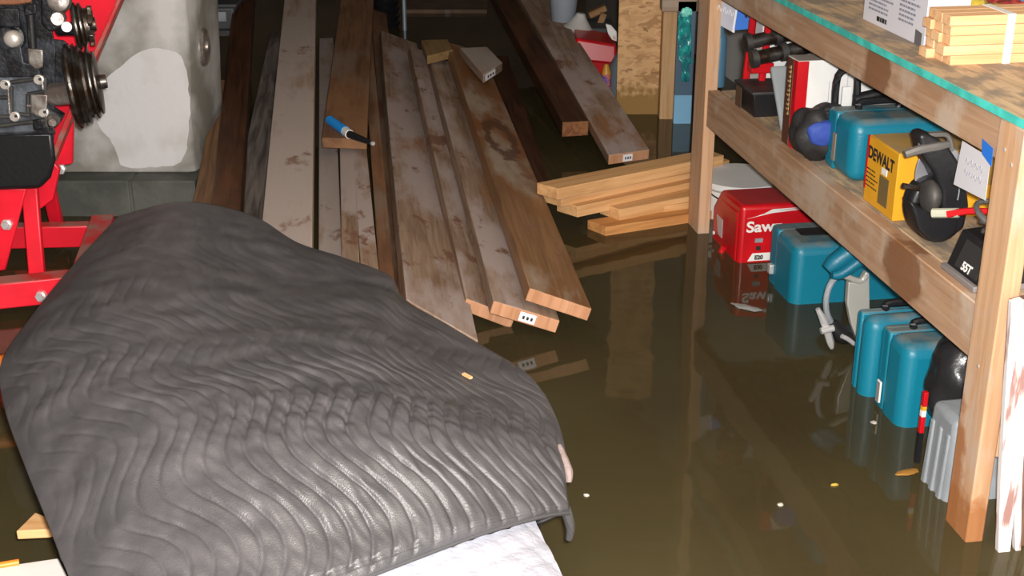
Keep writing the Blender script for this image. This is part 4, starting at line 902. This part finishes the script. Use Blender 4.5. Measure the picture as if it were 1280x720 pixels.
r = thing('white_bracket', 'small white plastic bracket beside the top of the strand board', 'bracket', PY(764,36,5.95), 0)
MB().prism([Lk(r,x,y,5.95) for x,y in ((757,30),(764,32),(771,40),(771,52),(765,50),(760,42))], (0,.02,0)).build('plate', M_white, r, .003)
MB().cyl(Lk(r,768,47,5.945), Lk(r,768,47,5.935), .008).build('screw', M_steel, r)

# dark things at the back
t = thing('cardboard_box', 'large brown cardboard box in the dark behind the pile', 'box', (PY(558,100,8.0).x, 8.0, FZ), 0)
hw = (PY(612,60,8).x - PY(508,60,8).x)/2; hz = PY(558,12,8).z - FZ
MB().box(-hw,hw,0,.5,0,hz).build('carton', mat('dark brown card',(.16,.10,.06),.8,var=.3), t, .004)
MB().box(.0,.03,-.002,.0,0,hz).build('seam_tape', mat('seam tape',(.09,.06,.04),.5), t)
t = thing('plastic_coil', 'roll of shiny black ribbed pipe at the top edge behind the planks', 'pipe', (PY(482,20,7.6).x, 7.6, FZ), 0)
zz = PY(482,38,7.6).z - FZ
MB().lathe((0,0,0),(0,0,1),[(0,.07),(zz-.1,.07)] + [(zz-.1+.02*k+.01*(k%2), .085 if k % 2 else .07) for k in range(30)], 24).build('ribbed_pipe', mat('shiny black',(.012,.012,.014),.18), t)
t = thing('thin_pole', 'thin pale metal pole standing right of the black ribbed pipe', 'pole', (PY(506,40,7.5).x, 7.5, FZ), 0)
MB().cyl((0,0,0),(0,0,2.0),.012).build('pole_tube', mat('pale blue metal',(.35,.42,.48),.4,.5), t); MB().cyl((0,0,0),(0,0,.03),.05).build('pole_foot', M_steel, t)
t = thing('back_workbench', 'dark bench with orange front edge behind the white column', 'bench', (PY(262,20,6.4).x, 6.4, FZ), 0)
hz = PY(262,3,6.4).z - FZ
MB().box(-.15,.13,0,.3,hz-.03,hz).build('bench_top', mat('orange bench edge',(.42,.17,.05),.6), t)
for x in (-.12,.07): MB().box(x,x+.05,.22,.27,0,hz-.03).build('leg', W_dark, t)
t = thing('black_tote', 'black storage tote on a dark stand behind the column', 'tote', PY(264,38,5.95), 0)
MB().hexa([(-.08,0,0),(.09,0,0),(.09,.3,0),(-.08,.3,0)],[(-.11,0,.10),(.11,0,.10),(.11,.3,.10),(-.11,.3,.10)]).build('tote_body', mat('charcoal tote',(.05,.053,.06),.5), t, .01)
MB().box(-.12,.12,-.01,.31,.10,.115).build('tote_lid', mat('charcoal tote',(0,0,0)), t, .004)
MB().box(.03,.07,-.003,0,.04,.08).build('tote_label', M_greyp, t)
t = thing('tote_stand', 'dark stand with pale leg carrying the black tote', 'stand', (PY(264,110,5.95).x, 5.95, FZ), 0)
zz = PY(264,38,5.95).z - FZ
MB().box(-.13,.13,0,.3,zz-.025,zz-.001).build('stand_top', M_blackr, t); MB().cyl((.02,.02,0),(.02,.02,zz-.02),.012).build('stand_leg', mat('pale blue metal',(0,0,0)), t)
p = PY(245,108,5.3); q = PY(267,103,5.3)
o = MB().box(-.25,.0,0,.05,-.02,.02).build('wood_stick', mat('orange wood end',(.62,.30,.10),.6), None, .003, M=Matrix.Translation((q.x, q.y, q.z)) @ Matrix.Rotation(R(-4),4,'Y')); tag(o, 'orange wooden stick end poking out behind the column', 'stick')

# ------------------------------------------------------------------ flotsam
for (x, y, sx, sy, rz, cc, nm, lb, cat) in (
    (1134,591,.030,.010,20,(.35,.17,.03),'floating_leaf','brown curled leaf floating beside the grey case','leaf'),
    (932,385,.045,.016,-35,(.34,.34,.33),'paper_scrap','pale torn paper scrap floating below the red case','paper'),
    (1043,607,.008,.004,10,(.5,.35,.05),'floating_chip','tiny yellow chip floating mid water, left of the leaf','chip'),
    (975,632,.006,.005,0,(.5,.48,.42),'floating_chip','pale speck floating below the middle of the water, nearest the bottom right','chip'),
    (733,620,.006,.004,0,(.5,.48,.42),'floating_chip','pale speck floating right of the blanket corner','chip'),
    (693,407,.010,.010,0,(.7,.7,.7),'foam_bubble','white bubble floating by the stickered plank end','bubble'),
    (1092,529,.007,.006,0,(.5,.48,.42),'floating_chip','speck floating left of the barcoded teal case','chip')):
    mb = MB(); mb.blob((0,0,.002),(sx,sy,.003),x*.1,.3,2,14,8)
    o = mb.build(nm, mat('flotsam%d' % x, cc, .6), None, M=Matrix.Translation(PZ(x, y, .0)) @ Matrix.Rotation(R(rz),4,'Z')); tag(o, lb, cat)
